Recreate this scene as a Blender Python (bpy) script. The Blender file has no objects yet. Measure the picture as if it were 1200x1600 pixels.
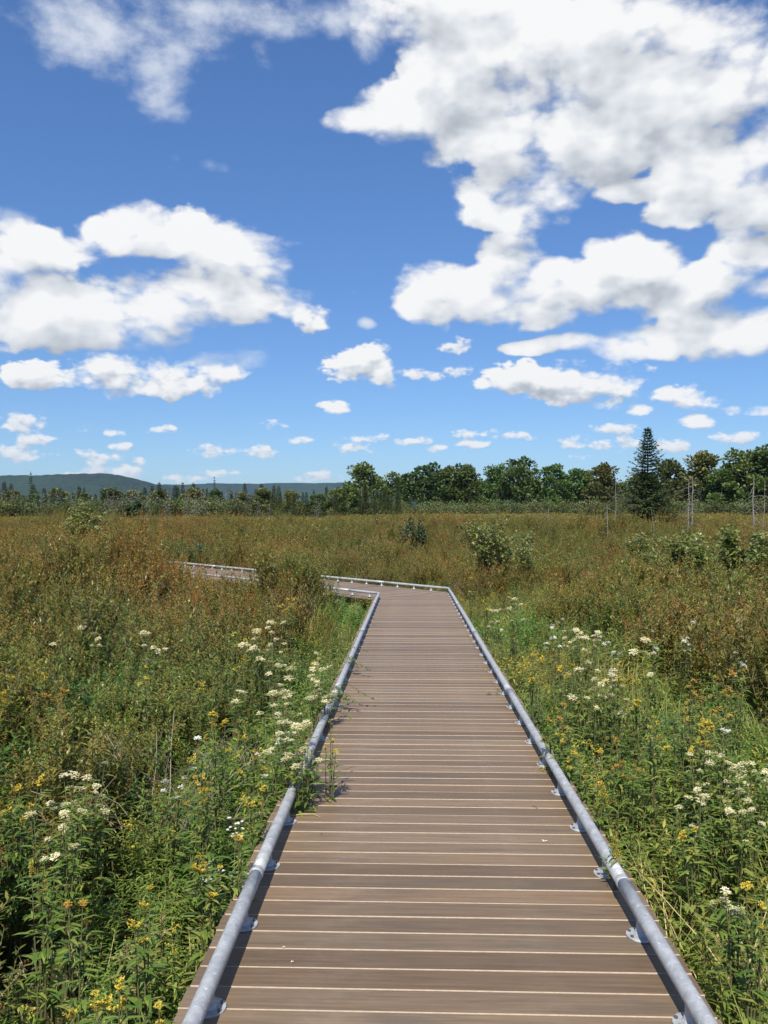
import bpy, bmesh, math, random
import numpy as np
from mathutils import Vector, Matrix
R = math.radians
rng = np.random.default_rng(11)
random.seed(11)
S = bpy.context.scene
COL = S.collection

# ------------------------------------------------------------------ camera
F_PX, HORIZON, VP_X = 1294.0, 793.0, 640.0
EYE = 1.72
YAW = math.atan((VP_X - 600) / F_PX)             # camera turned left of the walk's axis
PITCH = math.atan((HORIZON - 800) / F_PX)
cam_data = bpy.data.cameras.new('camera')
cam = bpy.data.objects.new('camera', cam_data); COL.objects.link(cam)
cam_data.sensor_fit = 'VERTICAL'; cam_data.sensor_height = 36.0
cam_data.lens = 36.0 * F_PX / 1600
cam_data.clip_start = 0.05; cam_data.clip_end = 30000
cam.location = (0, 0, EYE)
cam.rotation_euler = (R(90) + PITCH, 0, YAW)
S.camera = cam

def ray(px, py):
    """world direction (forward length ~1) of a point of the photograph"""
    x, z = (px - 600) / F_PX, (HORIZON - py) / F_PX
    c, s = math.cos(YAW), math.sin(YAW)
    return Vector((x * c - s, x * s + c, z))

# ------------------------------------------------------------------ sky, clouds, sun
SUN_EL, SUN_AZ = R(51), R(190)                    # azimuth from +Y towards +X: behind the camera, a little left
sun_dir = Vector((math.sin(SUN_AZ) * math.cos(SUN_EL), math.cos(SUN_AZ) * math.cos(SUN_EL), math.sin(SUN_EL)))

BIG = [(575,180,60,30),(640,160,90,62),(730,110,150,120),(700,30,130,70),(860,110,160,130),(800,90,110,80),(840,60,90,70),(900,190,90,50),(1010,130,80,60),(930,120,90,60),(820,190,110,55),(960,60,150,90),(1070,40,110,55),(960,190,110,75),
       (900,240,80,45),(1080,170,110,95),(1180,230,90,60),(1140,110,50,60),(815,275,95,85),(790,335,46,34),(770,210,100,60),(880,230,110,45),(870,270,45,26),(990,290,50,20),(1085,285,88,62),(1050,325,40,22),(1185,330,58,62),(1170,385,48,38),(1195,120,60,80),(730,215,60,26),
       (1110,230,60,40),(720,460,88,46),(660,465,45,30),(790,400,52,40),(870,470,140,38),(1005,395,58,36),(960,425,90,38),(1000,460,70,30),(1110,440,62,30),(1060,475,80,30),(1060,515,160,30),(900,540,110,16),(980,545,90,20),
       (1155,530,85,34),(1195,455,28,18),(930,385,30,18),(850,425,40,22)]
MID = [(830,590,95,30),(900,608,100,32),(955,595,55,34),(1060,625,80,22),(1010,640,52,14),(1165,642,45,12),(1080,662,34,12),
       (200,585,155,34),(90,588,80,24),(300,600,75,22),(355,585,40,20),
       (490,498,32,24),(562,572,66,34),(588,580,42,26),(520,640,26,12)]
BIG += [(50,395,105,48),(295,372,135,42),(200,350,60,34),(375,400,75,50),(350,460,105,48),(230,485,120,48),(90,490,140,60),(10,460,50,40),(150,520,130,34)]
SMALL = [(32,663,42,25),(50,690,42,14),(20,707,66,14),(150,715,36,16),(185,737,60,11),(220,720,15,13),(130,672,20,8),(255,673,25,9),
         (325,705,28,13),(392,708,42,12),(424,667,22,11),(470,687,27,8),(575,685,40,8),(550,700,40,12),(495,744,44,9),(735,676,38,8),
         (738,692,30,9),(660,688,17,8),(678,699,15,7),(668,588,36,10),(712,580,34,11),(715,540,27,13),(900,686,26,15),(965,692,64,12),
         (1040,697,54,10),(960,667,40,10),(900,713,24,5),(290,748,40,8),(345,738,44,7),(1145,682,42,11),(800,685,34,7),(180,676,16,7),
         (185,697,20,7),(100,745,40,8),(640,690,30,6)]
WISP = [(200,45,150,95),(290,60,80,70),(255,115,52,66),(60,25,95,42),(420,20,190,38),(585,35,46,70),(415,85,17,34,.5),(262,250,34,24,.85),(340,260,46,16,.85),(25,330,46,20),
        (182,315,12,16),(540,455,12,8,.6),(350,570,50,18),(570,505,16,9)]

def ang(px, py):
    d = ray(px, py)
    return math.atan2(d.x, d.y), math.atan2(d.z, math.hypot(d.x, d.y))

class NT:
    """small helper to write node trees"""
    def __init__(s, tree): s.t = tree; s.n = tree.nodes; s.l = tree.links
    def new(s, typ, **kw):
        n = s.n.new(typ)
        for k, v in kw.items():
            if k == 'ins':
                for i, val in v.items():
                    if isinstance(val, bpy.types.NodeSocket): s.l.new(val, n.inputs[i])
                    else: n.inputs[i].default_value = val
            else: setattr(n, k, v)
        return n
    def math(s, op, a, b=None, c=None, clamp=False):
        n = s.new('ShaderNodeMath', operation=op, use_clamp=clamp)
        for i, v in enumerate((a, b, c)):
            if v is None: continue
            if isinstance(v, bpy.types.NodeSocket): s.l.new(v, n.inputs[i])
            else: n.inputs[i].default_value = v
        return n.outputs[0]
    def vmath(s, op, a, b=None, c=None):
        n = s.new('ShaderNodeVectorMath', operation=op)
        for i, v in enumerate((a, b, c)):
            if v is None: continue
            if isinstance(v, bpy.types.NodeSocket): s.l.new(v, n.inputs[i])
            else: n.inputs[i].default_value = v
        return n.outputs['Value' if op in ('LENGTH', 'DOT_PRODUCT') else 'Vector']
    def smooth(s, v, a, b, t0=0.0, t1=1.0):
        n = s.new('ShaderNodeMapRange', interpolation_type='SMOOTHSTEP')
        s.l.new(v, n.inputs[0])
        for i, x in enumerate((a, b, t0, t1)): n.inputs[i + 1].default_value = x
        return n.outputs[0]
    def noise(s, vec, scale, detail=4, rough=.55, lac=2.0, dist=0.0, dim='3D', col=False):
        n = s.new('ShaderNodeTexNoise', noise_dimensions=dim)
        if vec is not None: s.l.new(vec, n.inputs['Vector'])
        n.inputs['Scale'].default_value = scale; n.inputs['Detail'].default_value = detail
        n.inputs['Roughness'].default_value = rough; n.inputs['Lacunarity'].default_value = lac
        n.inputs['Distortion'].default_value = dist
        return n.outputs['Color' if col else 'Fac']
    def ramp(s, fac, stops, interp='LINEAR'):
        n = s.new('ShaderNodeValToRGB'); cr = n.color_ramp; cr.interpolation = interp
        while len(cr.elements) < len(stops): cr.elements.new(0.5)
        for e, (p, c) in zip(cr.elements, stops):
            e.position = p; e.color = (c, c, c, 1) if isinstance(c, (int, float)) else (*c, 1)
        s.l.new(fac, n.inputs[0]); return n.outputs[0]
    def mix(s, fac, a, b, mode='MIX'):
        n = s.new('ShaderNodeMix', data_type='RGBA', blend_type=mode)
        for i, v in ((0, fac), (6, a), (7, b)):
            if isinstance(v, bpy.types.NodeSocket): s.l.new(v, n.inputs[i])
            elif i == 0: n.inputs[i].default_value = v
            else: n.inputs[i].default_value = (*v, 1)
        return n.outputs[2]

def blob_group(name, blobs, noise_scale, amp, warp, puffy):
    g = bpy.data.node_groups.new(name, 'ShaderNodeTree')
    g.interface.new_socket('P', in_out='INPUT', socket_type='NodeSocketVector')
    g.interface.new_socket('D', in_out='OUTPUT', socket_type='NodeSocketFloat')
    g.interface.new_socket('L', in_out='OUTPUT', socket_type='NodeSocketFloat')
    N = NT(g)
    P = N.new('NodeGroupInput').outputs[0]
    Ps = N.vmath('MULTIPLY', P, (.72, 1.15, 1))
    nz = N.noise(Ps, noise_scale, 8, .57, 2.15)
    lz = N.noise(Ps, noise_scale, 2.2, .5, 2.15)
    wn = N.noise(P, noise_scale * .45, 2, .5, col=True)
    w = N.vmath('MULTIPLY_ADD', wn, (warp, warp * .6, 0), (-warp * .5, -warp * .3, 0))
    p = N.vmath('ADD', P, w)
    cur = None
    for (cx, cy, rx, ry, *pen) in blobs:
        a, e = ang(cx, cy); a1, _ = ang(cx + rx, cy); _, e1 = ang(cx, cy - ry)
        ra, re = max(abs(a1 - a), 1e-3) * 1.12, max(abs(e1 - e), 1e-3) * 1.12
        q = N.vmath('MULTIPLY_ADD', p, (1 / ra, 1 / re, 0), (-a / ra, -e / re, 0))
        d = N.vmath('DOT_PRODUCT', q, q)
        if pen: d = N.math('ADD', d, pen[0])
        cur = d if cur is None else N.math('SMOOTH_MIN', cur, d, .35)
    f = N.math('SUBTRACT', 1.0, cur)
    f = N.math('MAXIMUM', f, -1.5)
    vo = N.new('ShaderNodeTexVoronoi', voronoi_dimensions='2D', ins={'Scale': noise_scale * 1.7, 'Detail': 2.0, 'Roughness': .55})
    N.l.new(N.vmath('ADD', Ps, N.vmath('MULTIPLY', w, (.35, .35, 0))), vo.inputs['Vector'])
    puff = N.math('MULTIPLY', N.math('SUBTRACT', .60, vo.outputs['Distance']), .70)      # cauliflower tops
    f = N.math('ADD', f, N.math('MULTIPLY', puff, puffy))
    D = N.math('ADD', f, N.math('MULTIPLY', N.math('SUBTRACT', nz, .5), amp))
    L = N.math('ADD', f, N.math('MULTIPLY', N.math('SUBTRACT', lz, .5), amp))
    out = N.new('NodeGroupOutput'); N.l.new(D, out.inputs[0]); N.l.new(L, out.inputs[1])
    return g

def build_world():
    w = bpy.data.worlds.new('World'); S.world = w; w.use_nodes = True
    w.node_tree.nodes.clear(); N = NT(w.node_tree)
    sky = N.new('ShaderNodeTexSky', sky_type='NISHITA', sun_disc=False, sun_elevation=SUN_EL, sun_rotation=SUN_AZ,
                altitude=400, air_density=1.0, dust_density=0.1, ozone_density=3.0)
    G = N.new('ShaderNodeTexCoord').outputs['Generated']
    xyz = N.new('ShaderNodeSeparateXYZ', ins={0: G})
    a = N.math('ARCTAN2', xyz.outputs[0], xyz.outputs[1]); e = N.math('ARCSINE', xyz.outputs[2])
    P = N.new('ShaderNodeCombineXYZ', ins={0: a, 1: e}).outputs[0]
    P2 = N.vmath('ADD', P, (-.012, .034, 0))
    P3 = N.vmath('ADD', P, (-.0015, .0055, 0))
    gb = blob_group('cloud_field_near', BIG, 14.5, 2.9, .075, 1.0)
    gm = blob_group('cloud_field_middle', MID, 26, 3.6, .040, 1.0)
    gs = blob_group('cloud_field_far', SMALL, 52, 4.2, .026, .8)
    gw = blob_group('cloud_field_thin', WISP, 15, 4.6, .10, .5)
    def field(g, p):
        n = N.new('ShaderNodeGroup'); n.node_tree = g; N.l.new(p, n.inputs[0]); return n.outputs
    (B, BL), (_, B2) = field(gb, P), field(gb, P2)
    (s, sL), (_, s2) = field(gs, P), field(gs, P3)
    (m, mL), (_, m2) = field(gm, P), field(gm, N.vmath('ADD', P, (-.004, .013, 0)))
    T, _ = field(gw, P)
    fray = N.smooth(N.noise(P, 9, 2, .5), .35, .65)
    # cumulus beyond the part of the sky that the photograph shows: the same kind of broken cover
    zc = N.math('MAXIMUM', xyz.outputs[2], .06)
    q = N.new('ShaderNodeCombineXYZ', ins={0: N.math('DIVIDE', xyz.outputs[0], zc), 1: N.math('DIVIDE', xyz.outputs[1], zc)}).outputs[0]
    oc = N.noise(q, .9, 7, .58)
    O = N.math('MULTIPLY', N.math('SUBTRACT', oc, .53), 5.0)
    da = N.math('ABSOLUTE', N.math('ADD', a, YAW))
    outm = N.math('MAXIMUM', N.smooth(da, .47, .62), N.smooth(e, .57, .72))
    O = N.math('MULTIPLY', O, N.math('MULTIPLY', outm, N.smooth(e, .09, .20)))
    aB = N.smooth(N.math('DIVIDE', N.math('ADD', B, .24), N.math('MULTIPLY_ADD', fray, .80, .34)), 0, 1); aS = N.smooth(s, 0.15, 1.0); aT = N.smooth(T, -.1, 1.9, 0, .93); aO = N.smooth(O, 0, .5)
    aS = N.math('MULTIPLY', aS, .92)
    stops = [(0.0, (.38, .42, .49)), (.4, (.54, .58, .64)), (.75, (.81, .84, .88)), (1.0, (1.0, 1.0, 1.0))]
    # self shading: cover grows towards the light -> underside
    lb = N.math('MULTIPLY', N.math('ADD', N.math('SUBTRACT', BL, B2), N.math('MULTIPLY', N.math('SUBTRACT', B, BL), .28)), .50)
    thick = N.math('MULTIPLY', N.math('MULTIPLY', N.smooth(BL, .45, 1.3), N.smooth(N.noise(P, 5.5, 2, .5), .40, .62)), .24)
    lb = N.math('SUBTRACT', N.math('ADD', lb, .80), thick)
    ls = N.math('ADD', N.math('MULTIPLY', N.math('SUBTRACT', sL, s2), .30), .78)
    aM = N.smooth(N.math('DIVIDE', N.math('ADD', m, .0), N.math('MULTIPLY_ADD', fray, .7, .35)), 0, 1)
    lm = N.math('ADD', N.math('MULTIPLY', N.math('ADD', N.math('SUBTRACT', mL, m2), N.math('MULTIPLY', N.math('SUBTRACT', m, mL), .45)), .55), .82)
    cM = N.ramp(lm, stops)
    up = N.math('MULTIPLY', N.math('SUBTRACT', 1.0, N.smooth(O, .2, 1.8)), .3)
    lo = N.math('ADD', .6, up)
    cB = N.ramp(lb, stops); cS = N.ramp(ls, stops); cO = N.ramp(lo, stops)
    bg = N.new('ShaderNodeBackground', ins={1: SKY_STRENGTH}); 
    tint = N.mix(N.smooth(e, 0.0, .5), SKY_TINT[0], SKY_TINT[1])
    N.l.new(N.mix(1.0, sky.outputs[0], tint, 'MULTIPLY'), bg.inputs[0])
    cur = bg.outputs[0]
    for alpha, col in ((aO, cO), (aT, None), (aS, cS), (aM, cM), (aB, cB)):
        c = N.new('ShaderNodeBackground', ins={1: .70})
        if col is None: c.inputs[0].default_value = (.80, .85, .93, 1)
        else: N.l.new(col, c.inputs[0])
        m = N.new('ShaderNodeMixShader'); N.l.new(alpha, m.inputs[0]); N.l.new(cur, m.inputs[1]); N.l.new(c.outputs[0], m.inputs[2])
        cur = m.outputs[0]
    o = N.new('ShaderNodeOutputWorld'); N.l.new(cur, o.inputs[0])
    w.cycles.sampling_method = 'MANUAL'; w.cycles.sample_map_resolution = 512
SKY_STRENGTH, SKY_TINT = 0.074, ((.66, .85, 1.12), (.82, 1.12, 1.48))
build_world()

sun_data = bpy.data.lights.new('sun', 'SUN'); sun = bpy.data.objects.new('sun', sun_data); COL.objects.link(sun)
sun_data.energy = 5.0; sun_data.angle = R(.53); sun_data.color = (1.0, .94, .84)
sun.rotation_euler = (-sun_dir).to_track_quat('-Z', 'Y').to_euler(); sun.location = (0, -5, 30)

S.view_settings.view_transform = 'Standard'; S.view_settings.look = 'None'
S.view_settings.exposure = 0.45; S.view_settings.gamma = 1.0; S.view_settings.use_curve_mapping = False
S.render.engine = 'CYCLES'
S.cycles.max_bounces = 6; S.cycles.diffuse_bounces = 3; S.cycles.glossy_bounces = 2; S.cycles.transmission_bounces = 3
S.cycles.transparent_max_bounces = 8; S.cycles.volume_bounces = 1
S.cycles.caustics_reflective = False; S.cycles.caustics_refractive = False
S.cycles.use_denoising = True
# ------------------------------------------------------------------ helpers
class MB:
    """collects vertices and faces, links them as ONE mesh object"""
    def __init__(s): s.v = []; s.f = []; s.m = []; s.sm = False
    def face(s, pts, mi=0):
        i = len(s.v); s.v.extend([tuple(p) for p in pts]); s.f.append(tuple(range(i, i + len(pts)))); s.m.append(mi)
    def box(s, x0, x1, y0, y1, z0, z1, mi=0):
        i = len(s.v)
        s.v += [(x0,y0,z0),(x1,y0,z0),(x1,y1,z0),(x0,y1,z0),(x0,y0,z1),(x1,y0,z1),(x1,y1,z1),(x0,y1,z1)]
        for f in ((3,2,1,0),(4,5,6,7),(0,1,5,4),(1,2,6,5),(2,3,7,6),(3,0,4,7)):
            s.f.append(tuple(i + k for k in f)); s.m.append(mi)
    def tube(s, pts, rad, seg=6, mi=0, cap=True):
        pts = [Vector(p) for p in pts]
        if not hasattr(rad, '__len__'): rad = [rad] * len(pts)
        base = len(s.v); n = len(pts)
        t = (pts[1] - pts[0]).normalized()
        u = t.cross(Vector((0.13, 0.31, 1.0))); u = u.normalized() if u.length > 1e-3 else Vector((1, 0, 0))
        for i, p in enumerate(pts):
            tt = (pts[min(i + 1, n - 1)] - pts[max(i - 1, 0)]).normalized()
            u = (u - tt * u.dot(tt)).normalized(); w = tt.cross(u)
            for k in range(seg):
                a = 2 * math.pi * k / seg
                s.v.append(tuple(p + (u * math.cos(a) + w * math.sin(a)) * rad[i]))
        for i in range(n - 1):
            for k in range(seg):
                a, b = base + i * seg + k, base + i * seg + (k + 1) % seg
                s.f.append((a, b, b + seg, a + seg)); s.m.append(mi)
        if cap:
            s.f.append(tuple(base + k for k in range(seg))[::-1]); s.m.append(mi)
            s.f.append(tuple(base + (n - 1) * seg + k for k in range(seg))); s.m.append(mi)
    def leaf(s, p, d, up, L, W, mi=0, droop=.25, fold=.0, n=2):
        """a pointed blade from p along d, widest near the middle, bending down by droop"""
        d = d.normalized(); side = d.cross(up)
        side = side.normalized() if side.length > 1e-3 else Vector((1, 0, 0))
        nrm = side.cross(d)
        i = len(s.v)
        if n == 1:
            q = p + d * L * .5; e = p + d * L - nrm * (droop * L * .6)
            s.v += [tuple(p), tuple(q + side * W * .5), tuple(e), tuple(q - side * W * .5)]
            s.f.append((i, i + 1, i + 2, i + 3)); s.m.append(mi); return
        a = p + d * L * .35 + nrm * (.06 * L); b = p + d * L * .72 - nrm * (droop * L * .35); e = p + d * L - nrm * (droop * L)
        s.v += [tuple(p), tuple(a + side * W * .5), tuple(a - side * W * .5), tuple(b + side * W * .36), tuple(b - side * W * .36), tuple(e)]
        for f in ((0, 1, 2), (1, 3, 4, 2), (3, 5, 4)):
            s.f.append(tuple(i + k for k in f)); s.m.append(mi)
    def mesh(s, name, mats):
        me = bpy.data.meshes.new(name); me.from_pydata(s.v, [], s.f)
        for m in mats: me.materials.append(m)
        me.polygons.foreach_set('material_index', s.m)
        if s.sm: me.polygons.foreach_set('use_smooth', [True] * len(s.f))
        me.update(); return me
    def build(s, name, mats, parent=None, loc=None):
        if not isinstance(mats, (list, tuple)): mats = [mats]
        return link(name, s.mesh(name, mats), parent, loc)

def link(name, me, parent=None, loc=None):
    o = bpy.data.objects.new(name, me); COL.objects.link(o)
    if parent is not None: o.parent = parent
    if loc is not None: o.location = loc
    return o
def tag(o, label=None, cat=None, group=None, kind=None):
    for k, v in (('label', label), ('category', cat), ('group', group), ('kind', kind)):
        if v: o[k] = v
    return o
def thing(name, loc, label, cat, group=None, rz=0, sc=1):
    o = bpy.data.objects.new(name, None); COL.objects.link(o); o.location = loc; o.rotation_euler = (0, 0, rz)
    o.scale = (sc, sc, sc) if not hasattr(sc, '__len__') else sc
    o.empty_display_size = .2
    return tag(o, label, cat, group)
def rv(a, b): return random.uniform(a, b)

# value noise on numpy arrays (for patches of plants, terrain)
_tab = rng.random((256, 256))
def vnoise(x, y, s, seed=0):
    x = np.asarray(x, float) / s + 37.7 * seed + 1000; y = np.asarray(y, float) / s + 91.3 * seed + 1000
    xi = np.floor(x).astype(int); yi = np.floor(y).astype(int); fx = x - xi; fy = y - yi
    fx = fx * fx * (3 - 2 * fx); fy = fy * fy * (3 - 2 * fy)
    g = lambda i, j: _tab[i % 256, j % 256]
    return (g(xi, yi) * (1 - fx) + g(xi + 1, yi) * fx) * (1 - fy) + (g(xi, yi + 1) * (1 - fx) + g(xi + 1, yi + 1) * fx) * fy
def fbm(x, y, s, seed=0, o=3):
    return sum(vnoise(x, y, s / 2 ** k, seed + 7 * k) * .5 ** k for k in range(o)) / sum(.5 ** k for k in range(o))

# ------------------------------------------------------------------ materials
def mat(name):
    m = bpy.data.materials.new(name); m.use_nodes = True; m.node_tree.nodes.clear(); return m, NT(m.node_tree)
def finish(N, shader):
    o = N.new('ShaderNodeOutputMaterial'); N.l.new(shader, o.inputs[0])
def principled(N, col, rough=.5, metal=0.0, bump=None, spec=.5):
    b = N.new('ShaderNodeBsdfPrincipled')
    for i, v in (('Base Color', col), ('Roughness', rough), ('Metallic', metal), ('Specular IOR Level', spec)):
        if isinstance(v, bpy.types.NodeSocket): N.l.new(v, b.inputs[i])
        else: b.inputs[i].default_value = (*v, 1) if isinstance(v, tuple) else v
    if bump is not None: N.l.new(bump, b.inputs['Normal'])
    return b.outputs[0]
def bump(N, h, strength=.3, dist=.01):
    n = N.new('ShaderNodeBump', ins={'Strength': strength, 'Distance': dist}); N.l.new(h, n.inputs['Height']); return n.outputs[0]
def OBJ(N): return N.new('ShaderNodeTexCoord').outputs['Object']
def GEO(N): return N.new('ShaderNodeNewGeometry').outputs['Position']
def RND(N): return N.new('ShaderNodeObjectInfo').outputs['Random']

def leaf_mat(name, stops, trans=.35, rough=.45, tone=True, spec=.35, pernoise=9.0):
    """foliage: colour varies by leaf and plant; light passes through the blade. Plants may carry their own 'tone'."""
    m, N = mat(name)
    isl = N.new('ShaderNodeNewGeometry').outputs['Random Per Island']
    r = RND(N)
    f = N.math('FRACT', N.math('ADD', N.math('MULTIPLY', isl, .75), N.math('MULTIPLY', r, .6)))
    col = N.ramp(f, stops)
    if tone:
        at = N.new('ShaderNodeAttribute', attribute_type='INSTANCER', attribute_name='tone')
        sw = N.math('MULTIPLY', N.smooth(at.outputs['Alpha'], .4, .6), 1.0)
        use = N.mix(N.math('GREATER_THAN', N.vmath('LENGTH', at.outputs['Vector']), .01), (1, 1, 1), at.outputs['Color'])
        col = N.mix(1.0, col, use, 'MULTIPLY')
    elif any(w in name for w in ('crown', 'thicket', 'spruce', 'lichen')):
        k = N.math('MULTIPLY_ADD', r, .62, .78); k2 = N.math('MULTIPLY_ADD', N.math('FRACT', N.math('MULTIPLY', r, 13.0)), .34, .86)
        col = N.mix(1.0, col, N.new('ShaderNodeCombineXYZ', ins={0: N.math('MULTIPLY', k, k2), 1: k, 2: N.math('MULTIPLY', k, .98)}).outputs[0], 'MULTIPLY')
    d = principled(N, col, rough, spec=spec)
    t = N.new('ShaderNodeBsdfTranslucent'); N.l.new(N.mix(1.0, col, (1.25, 1.2, .65), 'MULTIPLY'), t.inputs[0])
    mx = N.new('ShaderNodeMixShader', ins={0: trans}); N.l.new(d, mx.inputs[1]); N.l.new(t.outputs[0], mx.inputs[2])
    finish(N, mx.outputs[0]); return m

def plain(name, c0, c1, scale, rough=.7, metal=0.0, bmp=.3, bd=.005, detail=5, rnd=.0, stretch=None):
    m, N = mat(name)
    P = OBJ(N)
    if stretch: P = N.vmath('MULTIPLY', P, stretch)
    n = N.noise(P, scale, detail, .6)
    col = N.ramp(n, [(.3, c0), (.7, c1)])
    if rnd:
        k = N.math('MULTIPLY_ADD', RND(N), rnd, 1 - rnd / 2)
        col = N.mix(1.0, col, N.new('ShaderNodeCombineXYZ', ins={0: k, 1: k, 2: k}).outputs[0], 'MULTIPLY')
    finish(N, principled(N, col, rough, metal, bump(N, n, bmp, bd))); return m

M = {}
def build_materials():
    # brown capped composite board, streaked along its length
    m, N = mat('composite_board')
    P = OBJ(N); r = RND(N)
    off = N.new('ShaderNodeCombineXYZ', ins={0: N.math('MULTIPLY', r, 37.0), 1: N.math('MULTIPLY', r, 11.0), 2: 0.0}).outputs[0]
    Q = N.vmath('ADD', P, off)
    st = N.noise(N.vmath('MULTIPLY', Q, (2.2, 60, 1)), 1.0, 5, .65)
    cloud = N.noise(N.vmath('MULTIPLY', Q, (1.1, 9, 1)), 1.0, 3, .6)
    fine = N.noise(N.vmath('MULTIPLY', Q, (14, 420, 1)), 1.0, 2, .5)
    col = N.ramp(st, [(.28, (.118, .081, .050)), (.5, (.166, .114, .069)), (.72, (.222, .153, .092))])
    col = N.mix(N.math('MULTIPLY', N.smooth(cloud, .54, .72), .55), col, (.085, .073, .062))
    col = N.mix(N.math('MULTIPLY', N.smooth(fine, .55, .8), .30), col, (.30, .23, .17))
    dust = N.noise(P, 3.1, 4, .6)
    col = N.mix(N.math('MULTIPLY', N.smooth(dust, .5, .75), .16), col, (.36, .31, .25))
    k = N.math('MULTIPLY_ADD', r, .46, .72)
    col = N.mix(1.0, col, N.new('ShaderNodeCombineXYZ', ins={0: k, 1: N.math('MULTIPLY', k, N.math('MULTIPLY_ADD', N.math('FRACT', N.math('MULTIPLY', r, 17.0)), .09, .95)), 2: N.math('MULTIPLY', k, N.math('MULTIPLY_ADD', N.math('FRACT', N.math('MULTIPLY', r, 17.0)), .16, .90))}).outputs[0], 'MULTIPLY')
    finish(N, principled(N, col, N.math('MULTIPLY_ADD', st, .25, .42), 0, bump(N, N.math('ADD', st, N.math('MULTIPLY', fine, .6)), .35, .0012)))
    M['board'] = m
    M['board_edge'] = plain('board_edge', (.30, .225, .16), (.43, .34, .25), 22, .7)
    # hot dip galvanised steel: spangle and pale drips
    m, N = mat('galvanised_steel')
    P = OBJ(N)
    v = N.new('ShaderNodeTexVoronoi', ins={'Scale': 85.0}); N.l.new(P, v.inputs['Vector'])
    n1 = N.noise(P, 16, 5, .65); n2 = N.noise(N.vmath('MULTIPLY', P, (1, 1, 1)), 42, 3, .5)
    col = N.ramp(n1, [(.32, (.32, .335, .345)), (.55, (.42, .435, .445)), (.75, (.52, .535, .545))])
    col = N.mix(N.math('MULTIPLY', N.smooth(n2, .62, .70), .6), col, (.72, .75, .78))
    hs = N.new('ShaderNodeSeparateColor'); N.l.new(v.outputs['Color'], hs.inputs[0])
    k = N.math('MULTIPLY_ADD', hs.outputs[0], .16, .92)
    col = N.mix(1.0, col, N.new('ShaderNodeCombineXYZ', ins={0: k, 1: k, 2: k}).outputs[0], 'MULTIPLY')
    finish(N, principled(N, col, N.math('MULTIPLY_ADD', n1, .25, .42), .3, bump(N, N.math('ADD', n1, N.math('MULTIPLY', n2, .4)), .25, .003)))
    M['steel'] = m
    M['timber'] = plain('treated_timber', (.10, .075, .05), (.19, .15, .10), 9, .85)
    M['soil'] = None
    # ground under the plants
    m, N = mat('peaty_ground')
    P = GEO(N); n = N.noise(P, 1.6, 6, .65); big = N.noise(P, .05, 4, .6)
    near = N.ramp(n, [(.3, (.035, .030, .016)), (.55, (.075, .068, .028)), (.75, (.13, .11, .05))])
    far = N.ramp(big, [(.3, (.10, .085, .03)), (.5, (.125, .090, .034)), (.7, (.085, .088, .03))])
    d = N.vmath('LENGTH', P)
    finish(N, principled(N, N.mix(N.smooth(d, 40, 160), near, far), .95, spec=.1, bump=bump(N, n, .8, .08)))
    M['ground'] = m
    # wooded hill, seen from kilometres away
    m, N = mat('wooded_hill')
    P = GEO(N); n = N.noise(P, .02, 6, .7); v = N.new('ShaderNodeTexVoronoi', ins={'Scale': .045}); N.l.new(P, v.inputs['Vector'])
    col = N.ramp(n, [(.3, (.008, .018, .010)), (.55, (.015, .028, .013)), (.75, (.027, .042, .018))])
    big = N.noise(P, .0022, 3, .5)
    col = N.mix(N.smooth(big, .45, .62), col, N.mix(.5, col, (.026, .048, .022)))
    finish(N, principled(N, col, .9, spec=.1, bump=bump(N, N.math('ADD', n, v.outputs['Distance']), 1.0, 12)))
    M['hill'] = m
    # plants of the meadow
    M['spirea'] = leaf_mat('olive_leaves', [(0, (0.083, 0.097, 0.019)), (.3, (0.133, 0.140, 0.028)), (.55, (0.200, 0.189, 0.039)), (.75, (0.273, 0.232, 0.056)), (.9, (0.222, 0.124, 0.041)), (1, (0.117, 0.127, 0.026))], rough=.4, spec=.5)
    M['green'] = leaf_mat('green_leaves', [(0, (0.073, 0.138, 0.026)), (.4, (0.121, 0.203, 0.036)), (.7, (0.194, 0.268, 0.052)), (1, (0.308, 0.324, 0.082))])
    M['dark_leaf'] = leaf_mat('broad_leaves', [(0, (0.045, 0.098, 0.033)), (.5, (0.075, 0.149, 0.045)), (.8, (0.111, 0.194, 0.052)), (1, (0.223, 0.223, 0.075))], rough=.35)
    M['grass'] = leaf_mat('grass_blades', [(0, (0.097, 0.158, 0.034)), (.4, (0.152, 0.220, 0.048)), (.7, (0.234, 0.248, 0.068)), (1, (0.413, 0.343, 0.138))], trans=.3)
    M['straw'] = leaf_mat('straw_blades', [(0, (.25, .19, .08)), (.5, (.38, .30, .13)), (1, (.52, .43, .22))], trans=.25, tone=False)
    M['rust'] = leaf_mat('rusty_seed_heads', [(0, (0.169, 0.072, 0.029)), (.5, (0.260, 0.114, 0.044)), (1, (0.351, 0.182, 0.072))], trans=.2, rough=.8, spec=.1)
    M['plume'] = leaf_mat('yellow_plumes', [(0, (.36, .27, .04)), (.5, (.52, .40, .05)), (1, (.66, .54, .09))], trans=.25, tone=False, rough=.7, spec=.1)
    M['pale_plume'] = leaf_mat('greenish_plumes', [(0, (.17, .16, .04)), (.5, (.25, .22, .05)), (1, (.36, .30, .07))], trans=.25, tone=False, rough=.7, spec=.1)
    M['cream'] = leaf_mat('cream_petals', [(0, (.54, .49, .24)), (.5, (.68, .63, .38)), (1, (.78, .75, .55))], trans=.2, tone=False, rough=.8, spec=.1)
    M['white'] = leaf_mat('white_petals', [(0, (.74, .76, .74)), (1, (.82, .82, .80))], trans=.2, tone=False, rough=.8, spec=.1)
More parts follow.
